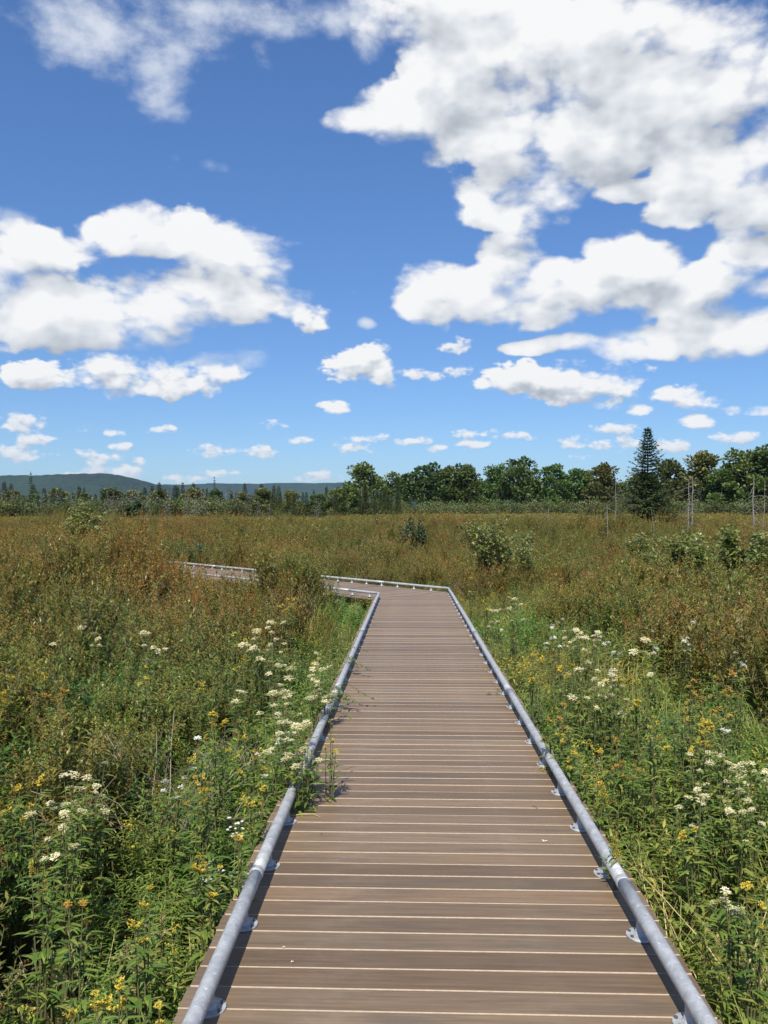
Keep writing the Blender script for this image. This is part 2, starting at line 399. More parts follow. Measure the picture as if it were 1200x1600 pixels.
    M['orange'] = leaf_mat('amber_plumes', [(0, (.33, .19, .04)), (.5, (.45, .27, .05)), (1, (.55, .37, .09))], trans=.25, tone=False, rough=.7, spec=.1)
    M['stem'] = plain('plant_stems', (.085, .085, .030), (.15, .14, .05), 30, .8)
    M['twig'] = plain('dry_twigs', (.16, .125, .09), (.30, .25, .19), 30, .85)
    # trees
    M['bark'] = plain('tree_bark', (.055, .045, .036), (.13, .11, .09), 6, .9, stretch=(1, 1, .2))
    M['grey_bark'] = plain('lichened_bark', (.075, .075, .065), (.16, .165, .145), 6, .9)
    M['dead_wood'] = plain('weathered_dead_wood', (.09, .082, .074), (.25, .235, .21), 7, .85, stretch=(1, 1, .15))
    M['broad'] = leaf_mat('broadleaf_crown', [(0, (0.042, 0.081, 0.025)), (.4, (0.065, 0.116, 0.031)), (.75, (0.095, 0.151, 0.039)), (1, (0.133, 0.176, 0.053))], tone=False, trans=.25, rough=.5)
    M['broad2'] = leaf_mat('olive_crown', [(0, (0.063, 0.088, 0.027)), (.5, (0.096, 0.122, 0.035)), (1, (0.147, 0.158, 0.053))], tone=False, trans=.25, rough=.5)
    M['alder'] = leaf_mat('thicket_leaves', [(0, (0.057, 0.085, 0.028)), (.5, (0.094, 0.128, 0.044)), (.85, (0.139, 0.163, 0.062)), (1, (0.163, 0.186, 0.085))], tone=False, trans=.25, rough=.5)
    M['spruce'] = leaf_mat('spruce_needles', [(0, (0.031, 0.055, 0.017)), (.5, (0.054, 0.083, 0.023)), (1, (0.090, 0.115, 0.032))], tone=False, trans=.15, rough=.6)
    M['spruce_tip'] = leaf_mat('young_spruce_needles', [(0, (.05, .075, .03)), (1, (.085, .11, .04))], tone=False, trans=.15, rough=.6)
    M['lichen'] = leaf_mat('lichen_twigs', [(0, (0.126, 0.140, 0.117)), (.5, (0.198, 0.216, 0.180)), (1, (0.288, 0.306, 0.261))], tone=False, trans=.05, rough=.9)
    M['shrub'] = leaf_mat('willow_leaves', [(0, (0.082, 0.121, 0.029)), (.4, (0.138, 0.186, 0.046)), (.75, (0.227, 0.251, 0.073)), (1, (0.356, 0.341, 0.130))], tone=False, trans=.3, rough=.35, spec=.5)
    M['shrub2'] = leaf_mat('bluish_leaves', [(0, (0.049, 0.081, 0.039)), (.6, (0.081, 0.124, 0.058)), (1, (0.156, 0.195, 0.104))], tone=False, trans=.25, rough=.4)
build_materials()

# ------------------------------------------------------------------ land
SLOPE = .0185
DECK_HALF, DECK_CX = .945, .125
def deck_z(y): return -SLOPE * min(y, 30.0) if not hasattr(y, '__len__') else -SLOPE * np.minimum(y, 30.0)
def ground_z(x, y):
    x = np.asarray(x, float); y = np.asarray(y, float); yy = np.clip(y, -20, 30)
    base = -SLOPE * yy - .68
    far = np.clip((y - 30) / 38, 0, 1); base = base + far * far * (3 - 2 * far) * .80
    for cx, cy, rx, ry, am in ((-2.4, 17.3, .48, 2.4, .60), (-6.8, 19.0, 1.45, 3.2, .70), (-4.2, 18.6, 1.0, 2.8, -.08), (-1.9, 14.5, .7, 2.5, .16)):   # hummocks before the far leg
        base = base + am * np.exp(-((x - cx) / rx) ** 2 - ((y - cy) / ry) ** 2)
    lift = (fbm(x, y, 9, 3) - .5) * .35 * np.clip((np.hypot(x - .1, y - 10) - 2) / 6, 0, 1)
    return base + lift
def gz(x, y): return float(ground_z(x, y))

def build_ground():
    # rings of a polar grid: fine near the walk, coarse out to the horizon
    rr = np.concatenate([np.linspace(.6, 30, 60), np.geomspace(31.5, 400, 60), np.geomspace(450, 9000, 22)])
    na = 160
    ang_ = np.linspace(0, 2 * np.pi, na, endpoint=False)
    X = np.outer(rr, np.sin(ang_)); Y = np.outer(rr, np.cos(ang_)) + 4
    Z = ground_z(X, Y)
    v = np.stack([X.ravel(), Y.ravel(), Z.ravel()], 1).tolist(); v.append((0, 4, gz(0, 4)))
    f = []
    for i in range(len(rr) - 1):
        for k in range(na):
            a, b = i * na + k, i * na + (k + 1) % na
            f.append((a, b, b + na, a + na))
    c = len(v) - 1
    for k in range(na): f.append((c, (k + 1) % na, k))
    me = bpy.data.meshes.new('ground'); me.from_pydata(v, [], f); me.materials.append(M['ground'])
    me.polygons.foreach_set('use_smooth', [True] * len(f)); me.update()
    # faces must look up
    tag(link('ground', me), kind='structure')
    for name, dist, prof, depth in (('hills', 4200, [(-700,762),(-420,752),(-200,748),(0,743),(60,743.5),(100,741),(150,740),(175,741),(200,746),(225,752),(250,758),(300,768),(340,778),(380,792)], 900),
                                    ('hills', 6500, [(-500,790),(100,778),(200,760),(240,757),(290,757.5),(335,755),(400,756),(440,754.5),(500,755),(545,754),(590,756),(640,758),(720,757),(820,759),(960,757),(1100,758),(1300,754),(1600,760),(1900,780)], 1100)):
        px = np.array([p[0] for p in prof]); py = np.array([p[1] for p in prof])
        n = 260; rows = 26
        xs = np.linspace(px[0], px[-1], n); hs = np.interp(xs, px, py)
        vs = []; fs = []
        for j in range(rows):
            t = j / (rows - 1)                       # 0 foot .. .6 crest .. 1 behind
            prof_h = math.sin(min(t / .62, 1.0) * math.pi / 2) ** 1.25 if t < .62 else math.cos((t - .62) / .38 * math.pi / 2)
            for i in range(n):
                d = ray(xs[i], HORIZON); D = dist + (t - .62) * depth
                H = (HORIZON - hs[i]) / F_PX * dist * (1 + .0) + EYE
                q = Vector((d.x * D, d.y * D, 0))
                nz = float(fbm(q.x, q.y, 260, 5)) - .5
                bumpz = (float(vnoise(q.x, q.y, 24, 9)) - .5) * 9
                vs.append((q.x, q.y, -4 + (H + 4) * prof_h * (1 + .25 * nz * (1 - abs(prof_h * 2 - 1))) + bumpz * min(1, prof_h * 3)))
        for j in range(rows - 1):
            for i in range(n - 1):
                a = j * n + i; fs.append((a, a + 1, a + n + 1, a + n))
        me = bpy.data.meshes.new(name); me.from_pydata(vs, [], fs); me.materials.append(M['hill'])
        me.polygons.foreach_set('use_smooth', [True] * len(fs)); me.update()
        tag(link(name, me), kind='structure')
build_ground()

# ------------------------------------------------------------------ boardwalk
PITCH_B, BOARD_W, BOARD_T = .1407, .1358, .026
DXL, DXR = -.815, 1.075
TURN = R(45)                                     # second leg heads 45 degrees to the left
# mitre line: from the outer corner to the inner corner
OUT_C, IN_C = Vector((1.075, 20.6)), Vector((-.815, 19.0))
def board_mesh(poly, name):
    """a board with the given outline (4 points, counter clockwise, local xy): top with softened long edges; pale uncapped sides"""
    mb = MB(); c = .0028
    P = [Vector((p[0], p[1], 0)) for p in poly]
    top = [P[0] + Vector((0, c, 0)), P[1] + Vector((0, c, 0)), P[2] - Vector((0, c, 0)), P[3] - Vector((0, c, 0))]
    low = [Vector((p.x, p.y, -c)) for p in P]; bot = [Vector((p.x, p.y, -BOARD_T)) for p in P]
    mb.face(top, 0); mb.face([low[0], low[1], top[1], top[0]], 1); mb.face([low[2], low[3], top[3], top[2]], 1)
    mb.face([low[1], low[2], top[2], top[1]], 0); mb.face([low[3], low[0], top[0], top[3]], 0)
    for i in range(4):
        j = (i + 1) % 4; mb.face([bot[i], bot[j], low[j], low[i]], 1 if i in (0, 2) else 0)
    mb.face(bot[::-1], 1)
    return mb.mesh(name, [M['board'], M['board_edge']])

def build_walk():
    root = thing('boardwalk', (0, 0, 0), 'long brown plank boardwalk running into the meadow and turning left', 'boardwalk')
    shared = board_mesh([(DXL, 0), (DXR, 0), (DXR, BOARD_W), (DXL, BOARD_W)], 'plank')
    tilt = math.atan(SLOPE); n = 0
    y = 2.2 - 18 * PITCH_B
    def mitre_y(x): return IN_C.y + (OUT_C.y - IN_C.y) * (x - DXL) / (DXR - DXL)
    while y < OUT_C.y:
        y1 = y + BOARD_W
        if y1 < IN_C.y - .02:
            o = link('plank', shared, root)
        else:
            # boards cut on the mitre: keep the part on the near side of the line
            def mx(yy): return DXL + (yy - IN_C.y) / (OUT_C.y - IN_C.y) * (DXR - DXL)
            xa, xb = max(DXL, mx(y) + .004), max(DXL, mx(y1) + .004)
            if xa > DXR - .03: break
            o = link('plank', board_mesh([(xa, 0), (DXR, 0), (DXR, BOARD_W), (min(xb, DXR - .01), BOARD_W)], 'plank'), root)
        o.location = (rv(-.006, .006), y + rv(-.0013, .0013), deck_z(y) + rv(-.0012, .0012)); o.rotation_euler = (-tilt + rv(-.003, .003), rv(-.0008, .0008), rv(-.0012, .0012))
        y += PITCH_B; n += 1
    # second leg, boards across its direction u; e points to its right (outer) side
    u = Vector((-math.sin(TURN), math.cos(TURN))); e = Vector((math.cos(TURN), math.sin(TURN)))
    so = OUT_C.dot(u); eo, ei = OUT_C.dot(e), IN_C.dot(e)
    si = IN_C.dot(u)
    s0, s = min(so, si), min(so, si)
    s_end = s0 + 15.0
    def mt(sv): return ei + (sv - si) / (so - si) * (eo - ei)      # where the mitre cuts a board of this leg
    full = board_mesh([(ei, 0), (eo, 0), (eo, BOARD_W), (ei, BOARD_W)], 'plank')
    while s < s_end:
        if s > max(so, si): me = full
        else:
            a, b = mt(s), mt(s + BOARD_W)
            if si < so: a2, b2 = (ei, min(a, eo) - .004), (ei, min(b, eo) - .004)
            else:       a2, b2 = (max(a, ei) + .004, eo), (max(b, ei) + .004, eo)
            if a2[1] - a2[0] < .03: s += PITCH_B; continue
            me = board_mesh([(a2[0], 0), (a2[1], 0), (b2[1], BOARD_W), (b2[0], BOARD_W)], 'plank')
        o = link('plank', me, root)
        p = u * s; z = deck_z(OUT_C.y) - .004
        o.location = (p.x, p.y, z + rv(-.001, .001)); o.rotation_euler = (0, 0, TURN)
        s += PITCH_B
    # stringers and cross beams beneath
    for x in (DXL + .09, DECK_CX, DXR - .09):
        mb = MB(); a, b = .4, 18.6
        mb.box(x - .022, x + .022, 0, b - a, -.19, 0); o = mb.build('stringer', M['timber'], root, (0, a, deck_z(a) - BOARD_T - .004)); o.rotation_euler[0] = -tilt
    for k in range(8):
        yb = 1.2 + k * 2.4
        mb = MB(); mb.box(DXL + .05, DXR - .05, -.05, .05, -.12, 0); mb.build('cross_beam', M['timber'], root, (0, yb, deck_z(yb) - BOARD_T - .2))
        for x in (DXL + .2, DXR - .2):
            mb = MB(); mb.box(x - .06, x + .06, -.06, .06, -.9, 0); mb.build('pile', M['timber'], root, (0, yb, deck_z(yb) - BOARD_T - .325))
    for ee in (ei + .09, eo - .09):
        mb = MB(); mb.box(ee - .022, ee + .022, s0 + 1.4, s_end, -.19, 0); o = mb.build('stringer', M['timber'], root, (0, 0, deck_z(OUT_C.y) - BOARD_T - .01)); o.rotation_euler[2] = TURN
    return u, e, ei, eo, s0, s_end
U2, E2, EI2, EO2, S02, SEND2 = build_walk()

PIPE_R, PIPE_H = .0302, .098
def post_mesh():
    mb = MB(); mb.sm = False
    # tapered web with a saddle: narrow under the pipe, flared to the plate
    zt = PIPE_H - PIPE_R + .004
    prof = [(.030, .008), (.024, .02), (.019, .04), (.019, zt)]
    for (w0, z0), (w1, z1) in zip(prof, prof[1:]):
        c0 = [Vector((math.cos(a) * w0, math.sin(a) * w0, z0)) for a in np.linspace(0, 2 * math.pi, 12, endpoint=False)]
        c1 = [Vector((math.cos(a) * w1, math.sin(a) * w1, z1)) for a in np.linspace(0, 2 * math.pi, 12, endpoint=False)]
        for i in range(12): mb.face([c0[i], c0[(i + 1) % 12], c1[(i + 1) % 12], c1[i]])
    return mb.mesh('post', [M['steel']])
def plate_mesh():
    mb = MB(); r, t, b = .060, .0075, .0015; n = 22
    ring = lambda rr, z: [Vector((math.cos(2 * math.pi * i / n) * rr, math.sin(2 * math.pi * i / n) * rr, z)) for i in range(n)]
    a, c, d = ring(r, .0005), ring(r, t - b), ring(r - b, t)
    for i in range(n):
        j = (i + 1) % n; mb.face([a[i], a[j], c[j], c[i]]); mb.face([c[i], c[j], d[j], d[i]])
    mb.face(d); return mb.mesh('base_plate', [M['steel']])
def bolt_mesh():
    mb = MB(); n = 6; r = .0075
    ring = lambda z, rr=r: [Vector((math.cos(2 * math.pi * i / n) * rr, math.sin(2 * math.pi * i / n) * rr, z)) for i in range(n)]
    a, b = ring(.0077), ring(.0135)
    for i in range(n): mb.face([a[i], a[(i + 1) % n], b[(i + 1) % n], b[i]])
    mb.face(b); return mb.mesh('bolt', [M['dark_steel']])
M['dark_steel'] = plain('bolt_steel', (.10, .10, .105), (.2, .2, .21), 40, .5, .6)
POST, PLATE, BOLT = post_mesh(), plate_mesh(), bolt_mesh()

def build_rail(label, pts, joints, first, corner_r):
    """pts: polyline on the deck (x, y, z of the boards); joints: distances where pipe lengths meet"""
    root = thing('guard_rail', pts[0], label, 'railing')
    O = Vector(pts[0]); P = [Vector(p) - O + Vector((0, 0, PIPE_H)) for p in pts]
    L = [0.0]
    for a, b in zip(P, P[1:]): L.append(L[-1] + (b - a).length)
    def at(s):
        for i in range(len(P) - 1):
            if s <= L[i + 1] or i == len(P) - 2:
                t = (s - L[i]) / (L[i + 1] - L[i]); return P[i].lerp(P[i + 1], t), (P[i + 1] - P[i]).normalized()
    cuts = sorted([0.0] + [j for j in joints if j < L[-1]] + [L[-1]])
    for a, b in zip(cuts, cuts[1:]):
        mb = MB(); mb.sm = True
        line = [at(a + .002)[0]] + [q for q, l in zip(P, L) if a + .05 < l < b - .05] + [at(b - .002)[0]]
        # subdivide so that each length bows a trifle, as real pipe does
        fine = []
        for q0, q1 in zip(line, line[1:]):
            k = max(2, int((q1 - q0).length / .35))
            for i in range(k): fine.append(q0.lerp(q1, i / k))
        fine.append(line[-1])
        bow = rv(-.004, .004); m = len(fine)
        fine = [q + Vector((bow, 0, -abs(bow) * .6)) * math.sin(math.pi * i / (m - 1)) for i, q in enumerate(fine)]
        mb.tube(fine, PIPE_R, 20); mb.build('pipe', M['steel'], root)
    for j in joints:
        if j >= L[-1]: continue
        q, d = at(j); mb = MB(); mb.sm = True
        mb.tube([q - d * .022, q - d * .019, q - d * .006, q, q + d * .006, q + d * .019, q + d * .022],
                [PIPE_R + .0004, PIPE_R + .002, PIPE_R + .0032, PIPE_R + .0022, PIPE_R + .0032, PIPE_R + .002, PIPE_R + .0004], 20)
        mb.build('joint_sleeve', M['steel'], root)
    s = first
    while s < L[-1] - .1:
        if min(abs(s - l) for l in L[1:-1]) > .07 if len(L) > 2 else True:
            q, d = at(s); az = math.atan2(d.y, d.x)
            base = Vector((q.x, q.y, q.z - PIPE_H + .001))
            po = link('post', POST, root, base); po.rotation_euler[2] = az
            link('base_plate', PLATE, po)
            for k in (-1, 1):
                for w in (-1, 1):
                    if s < 9: link('bolt', BOLT, po, (k * .024, w * .042, 0))
        s += .6096
    return root
def build_rails():
    xl, xr = -.708, .962
    def leg2(e_in, s): 
        p = U2 * s + E2 * e_in; return p
    zc = deck_z(OUT_C.y) - .004
    def meet(x, e_in):   # where rail 1 (x = const) meets rail 2 (E2.p = e_in)
        return (e_in - E2.x * x) / E2.y
    eo, ei = EO2 - .113, EI2 + .107
    yr = meet(xr, eo); yl = meet(xl, ei)
    a = leg2(eo, SEND2 - .1); b = leg2(ei, SEND2 - .1)
    y0 = .9
    build_rail('galvanised pipe rail along the right edge, turning along the far side of the walk',
               [(xr, y0, deck_z(y0)), (xr, yr, deck_z(yr)), (a.x, a.y, zc)], [3.76 - y0, 8.03 - y0, 12.3 - y0, 16.5 - y0, 19.4, 22.0, 26.2, 30.4], 2.86 - y0 - .6096 * 3, 0)
    build_rail('galvanised pipe rail along the left edge, overhung by flowers halfway',
               [(xl, y0, deck_z(y0)), (xl, yl, deck_z(yl)), (b.x, b.y, zc)], [3.80 - y0, 8.07 - y0, 12.34 - y0, 16.6 - y0, 19.2, 23.4, 27.6], 2.90 - y0 - .6096 * 3, 0)
build_rails()
# ------------------------------------------------------------------ plants of the meadow (prototypes, scattered as ground cover)
UP = Vector((0, 0, 1))
def dirv(az, el): return Vector((math.cos(az) * math.cos(el), math.sin(az) * math.cos(el), math.sin(el)))
def stem_line(base, az, lean, h, n=4, wob=.03):
    pts = []; d = Vector((math.cos(az), math.sin(az), 0))
    for i in range(n + 1):
        t = i / n
        pts.append(base + d * (lean * h * t ** 1.6) + Vector((rv(-wob, wob), rv(-wob, wob), 0)) * t * h + UP * (h * t * (1 - .25 * lean * t)))
    return pts
def along(pts, t):
    k = min(int(t * (len(pts) - 1)), len(pts) - 2); f = t * (len(pts) - 1) - k
    return pts[k].lerp(pts[k + 1], f), (pts[k + 1] - pts[k]).normalized()

def spirea(h=.9, stems=8, leaves=44, head='rust', headp=.6, spread=.16, L=(.038, .066), W=.36, bare=.3, leafmat='spirea'):
    mb = MB()
    for _ in range(stems):
        a = rv(0, 6.28); hh = h * rv(.62, 1.08)
        pts = stem_line(Vector((rv(-spread, spread), rv(-spread, spread), 0)) * .6, a, rv(.05, .35), hh)
        mb.tube(pts, np.linspace(.0042, .0016, len(pts)), 3, 1, cap=False)
        for k in range(leaves):
            t = bare + (1 - bare) * (k + rv(0, 1)) / leaves
            p, d = along(pts, min(t, .999)); az = k * 2.4 + rv(-.5, .5)
            dd = (dirv(az, rv(.1, .75)) + d * .45).normalized(); l = rv(*L) * (1.15 - .45 * t)
            mb.leaf(p, dd, UP, l, l * W, 0, rv(.05, .35), n=1 if l < .045 else 2)
        # short side shoots near the top
        for _s in range(2):
            t = rv(.55, .85); p, d = along(pts, t); az = rv(0, 6.28)
            q = stem_line(p, az, .5, rv(.10, .2), 2)
            mb.tube(q, (.002, .0015, .001), 3, 1, cap=False)
            for k in range(7):
                pp, d2 = along(q, rv(.2, .99)); l = rv(*L) * .8
                mb.leaf(pp, (dirv(rv(0, 6.28), rv(.1, .9)) + d2 * .4), UP, l, l * W, 0, .2, n=1)
        if random.random() < headp:
            top = pts[-1]; d = (pts[-1] - pts[-2]).normalized()
            for k in range(26):
                t = k / 26; rr = .022 * (1 - t) + .004; az = k * 2.4
                p = top + d * (t * .11 - .03) + Vector((math.cos(az), math.sin(az), 0)) * rr * rv(.4, 1.2)
                mb.leaf(p, dirv(az, rv(-.2, 1.2)), UP, rv(.010, .018), rv(.008, .012), 2, .1, n=1)
    return mb, [M[leafmat], M['stem'], M[head]]

def forb(h=.8, stems=7, leaves=44, L=(.07, .125), W=.19, head=None, headp=.5, spread=.16, leafmat='green', lean=(.05, .4)):
    """goldenrod-like: narrow leaves all the way up, plume on top"""
    mb = MB()
    for _ in range(stems):
        a = rv(0, 6.28); hh = h * rv(.7, 1.08)
        pts = stem_line(Vector((rv(-spread, spread), rv(-spread, spread), 0)), a, rv(*lean), hh)
        mb.tube(pts, np.linspace(.0038, .0016, len(pts)), 3, 1, cap=False)
        for k in range(leaves):
            t = .12 + .88 * (k + rv(0, 1)) / leaves
            p, d = along(pts, min(t, .999)); az = k * 2.4 + rv(-.4, .4)
            l = rv(*L) * (1.1 - .6 * t * t)
            mb.leaf(p, (dirv(az, rv(-.1, .55)) + d * .35).normalized(), UP, l, l * W, 0, rv(.15, .6), n=2)
        if head and random.random() < headp:
            top = pts[-1]; d = (pts[-1] - pts[-2]).normalized(); az0 = rv(0, 6.28)
            for b in range(5):
                az = az0 + b * 1.3; ln = rv(.05, .10)
                q = stem_line(top - d * (.09 * (1 - b / 5)), az, .9, ln, 2)
                for k in range(12):
                    pp, _ = along(q, rv(.15, .99))
                    mb.leaf(pp + Vector((rv(-.006, .006), rv(-.006, .006), rv(0, .008))), dirv(rv(0, 6.28), rv(.1, 1.2)), UP, rv(.009, .015), rv(.008, .012), 2, .1, n=1)
    return mb, [M[leafmat], M['stem'], M[head or 'plume']]

def grass_tuft(h=.55, blades=46, W=.008, spread=.10, lean=(.15, .8), m='grass'):
    mb = MB()
    for _ in range(blades):
        a = rv(0, 6.28); hh = h * rv(.45, 1.1); b = Vector((rv(-spread, spread), rv(-spread, spread), 0))
        pts = stem_line(b, a, rv(*lean), hh, 4, .02); side = Vector((-math.sin(a), math.cos(a), 0)) * W * rv(.6, 1.1)
        i = len(mb.v)
        for k, p in enumerate(pts[:-1]):
            w = side * (1 - (k / 4) ** 2 * .8) * .5; mb.v += [tuple(p + w), tuple(p - w)]
        mb.v.append(tuple(pts[-1]))
        for k in range(3): mb.f.append((i + 2 * k, i + 2 * k + 2, i + 2 * k + 3, i + 2 * k + 1)); mb.m.append(0)
        mb.f.append((i + 6, i + 8, i + 7)); mb.m.append(0)
    return mb, [M[m]]

def twiggy(h=.7, stems=10):
    mb = MB()
    for _ in range(stems):
        pts = stem_line(Vector((rv(-.14, .14), rv(-.14, .14), 0)), rv(0, 6.28), rv(.1, .7), h * rv(.5, 1.05), 4, .06)
        mb.tube(pts, np.linspace(.0035, .0012, 5), 3, 0, cap=False)
        for _s in range(4):
            p, d = along(pts, rv(.35, .95)); q = stem_line(p, rv(0, 6.28), .8, rv(.08, .2), 2, .06)
            mb.tube(q, (.0018, .0013, .0008), 3, 0, cap=False)
        for k in range(8):
            p, d = along(pts, rv(.3, .99)); mb.leaf(p, dirv(rv(0, 6.28), rv(-.3, .8)), UP, rv(.02, .04), rv(.008, .014), 1, .4, n=1)
    return mb, [M['twig'], M['spirea']]

def broadleaf_forb(h=.6, stems=4):
    mb = MB()
    for _ in range(stems):
        pts = stem_line(Vector((rv(-.13, .13), rv(-.13, .13), 0)), rv(0, 6.28), rv(.05, .4), h * rv(.6, 1.1))
        mb.tube(pts, np.linspace(.0045, .002, 5), 3, 1, cap=False)
        for k in range(20):
            t = .15 + .85 * k / 20; p, d = along(pts, min(t, .999)); az = (k // 2) * 1.57 + (k % 2) * 3.14 + rv(-.3, .3); l = rv(.07, .13) * (1.15 - .5 * t)
            mb.leaf(p, (dirv(az, rv(.0, .5)) + d * .2).normalized(), UP, l, l * .32, 0, rv(.15, .5), n=2)
    return mb, [M['dark_leaf'], M['stem']]

def far_clump(kind):
    """a square metre or two of shrubby meadow seen from afar: many small leaf faces on short stems"""
    mb = MB()
    for _ in range(34):
        b = Vector((rv(-.8, .8), rv(-.8, .8), 0)); h = rv(.55, 1.0); az = rv(0, 6.28)
        pts = stem_line(b, az, rv(.05, .3), h, 2)
        for k in range(13):
            p, d = along(pts, rv(.35, .999)); l = rv(.08, .17)
            mb.leaf(p, (dirv(rv(0, 6.28), rv(.2, 1.2)) + UP * .3).normalized(), UP, l, l * .38, 0, .2, n=1)
        if random.random() < kind:
            for k in range(4):
                mb.leaf(pts[-1] + Vector((rv(-.04, .04), rv(-.04, .04), rv(-.05, .03))), dirv(rv(0, 6.28), rv(.6, 1.4)), UP, rv(.06, .11), .035, 1, .1, n=1)
    return mb, [M['spirea'], M['spirea']]

PROTO = {}
def make_protos():
    def add(key, fn, n, **kw):
        PROTO[key] = []
        for i in range(n):
            mb, mats = fn(**kw); PROTO[key].append(bpy.data.objects.new('meadow_plant', mb.mesh('meadow_plant', mats)))
    add('spirea', spirea, 5)
    add('spirea_rust', spirea, 3, headp=1.0, stems=9)
    add('spirea_pale', spirea, 3, head='pale_plume', headp=.9, stems=8)
    add('forb', forb, 5)
    add('forb_y', forb, 3, head='plume', headp=.5)
    add('forb_low', forb, 4, h=.42, stems=7, leaves=26, L=(.05, .09))
    add('grass', grass_tuft, 4)
    add('grass_low', grass_tuft, 3, h=.34, blades=60)
    add('straw', grass_tuft, 3, m='straw', h=.55, blades=22, W=.0045, lean=(.4, 1.2))
    add('twig', twiggy, 3)
    add('broad', broadleaf_forb, 4)
    add('bush_olive', spirea, 4, h=1.12, stems=15, leaves=46, spread=.27, L=(.05, .085), W=.34, head='pale_plume', headp=.6)
    add('bush_dark', spirea, 3, h=1.0, stems=14, leaves=50, spread=.26, L=(.045, .075), W=.42, headp=.2, leafmat='dark_leaf')
    add('bush_rust', spirea, 3, h=1.15, stems=13, leaves=30, spread=.25, L=(.04, .065), W=.36, headp=1.0, bare=.4)
    add('far', far_clump, 4, kind=.12)
    add('far_rust', far_clump, 3, kind=.7)
make_protos()

def scatter(name, pts, rots, scales, tones, protos, idx):
    """one ground-cover object: the plants of PROTO at the given points (geometry nodes, instances of uncounted plants)"""
    me = bpy.data.meshes.new(name); me.vertices.add(len(pts)); me.vertices.foreach_set('co', np.asarray(pts, np.float32).ravel())
    def attr(n, typ, key, data):
        a = me.attributes.new(n, typ, 'POINT'); a.data.foreach_set(key, np.asarray(data, np.float32 if typ != 'INT' else np.int32).ravel())
    attr('rot', 'FLOAT_VECTOR', 'vector', rots); attr('siz', 'FLOAT_VECTOR', 'vector', scales)
    attr('pick', 'INT', 'value', idx); attr('tone', 'FLOAT_COLOR', 'color', tones)
    o = link(name, me); tag(o, kind='stuff')
    g = bpy.data.node_groups.new(name, 'GeometryNodeTree')
    g.interface.new_socket('Geometry', in_out='INPUT', socket_type='NodeSocketGeometry'); g.interface.new_socket('Geometry', in_out='OUTPUT', socket_type='NodeSocketGeometry')
    n = g.nodes; l = g.links
    i = n.new('NodeGroupInput'); out = n.new('NodeGroupOutput')
    tp = n.new('GeometryNodeMeshToPoints'); l.new(i.outputs[0], tp.inputs[0])
    c = bpy.data.collections.new(name + '_plants')
    for k, p in enumerate(protos):
        q = bpy.data.objects.new('%s_%03d' % (name, k), p.data); c.objects.link(q)
    ci = n.new('GeometryNodeCollectionInfo'); ci.inputs[0].default_value = c; ci.inputs[1].default_value = True; ci.inputs[2].default_value = True
    ip = n.new('GeometryNodeInstanceOnPoints'); ip.inputs['Pick Instance'].default_value = True
    l.new(tp.outputs[0], ip.inputs['Points']); l.new(ci.outputs[0], ip.inputs['Instance'])
    def named(nm, typ):
        a = n.new('GeometryNodeInputNamedAttribute'); a.data_type = typ; a.inputs[0].default_value = nm; return a.outputs[0]
    l.new(named('pick', 'INT'), ip.inputs['Instance Index'])
    er = n.new('FunctionNodeEulerToRotation'); l.new(named('rot', 'FLOAT_VECTOR'), er.inputs[0]); l.new(er.outputs[0], ip.inputs['Rotation'])
    l.new(named('siz', 'FLOAT_VECTOR'), ip.inputs['Scale'])
    l.new(ip.outputs[0], out.inputs[0])
    md = o.modifiers.new('plants', 'NODES'); md.node_group = g
    return o

def walk_dist(x, y):
    """distance outside the edge of the deck (negative on it)"""
    x = np.asarray(x, float); y = np.asarray(y, float)
    d1 = np.maximum(np.abs(x - .13) - .945, np.maximum(y - 20.6, -30 - y))
    s = x * U2.x + y * U2.y; e = x * E2.x + y * E2.y
    d2 = np.maximum(np.maximum(EI2 - e, e - EO2), np.maximum(S02 - s, s - SEND2))
    return np.minimum(d1, d2)

def field_points(y0, y1, dens, margin, jitter=True):
    """random points of the meadow between two depths, a little beyond both sides of the view"""
    w0 = .72; n = int(dens * ((y1 + y0) * w0 + 2 * margin) * (y1 - y0))
    y = np.sqrt(rng.uniform((y0 + 4) ** 2, (y1 + 4) ** 2, n)) - 4
    x = rng.uniform(-1, 1, n) * (w0 * y + margin) - .03 * y
    return x, y

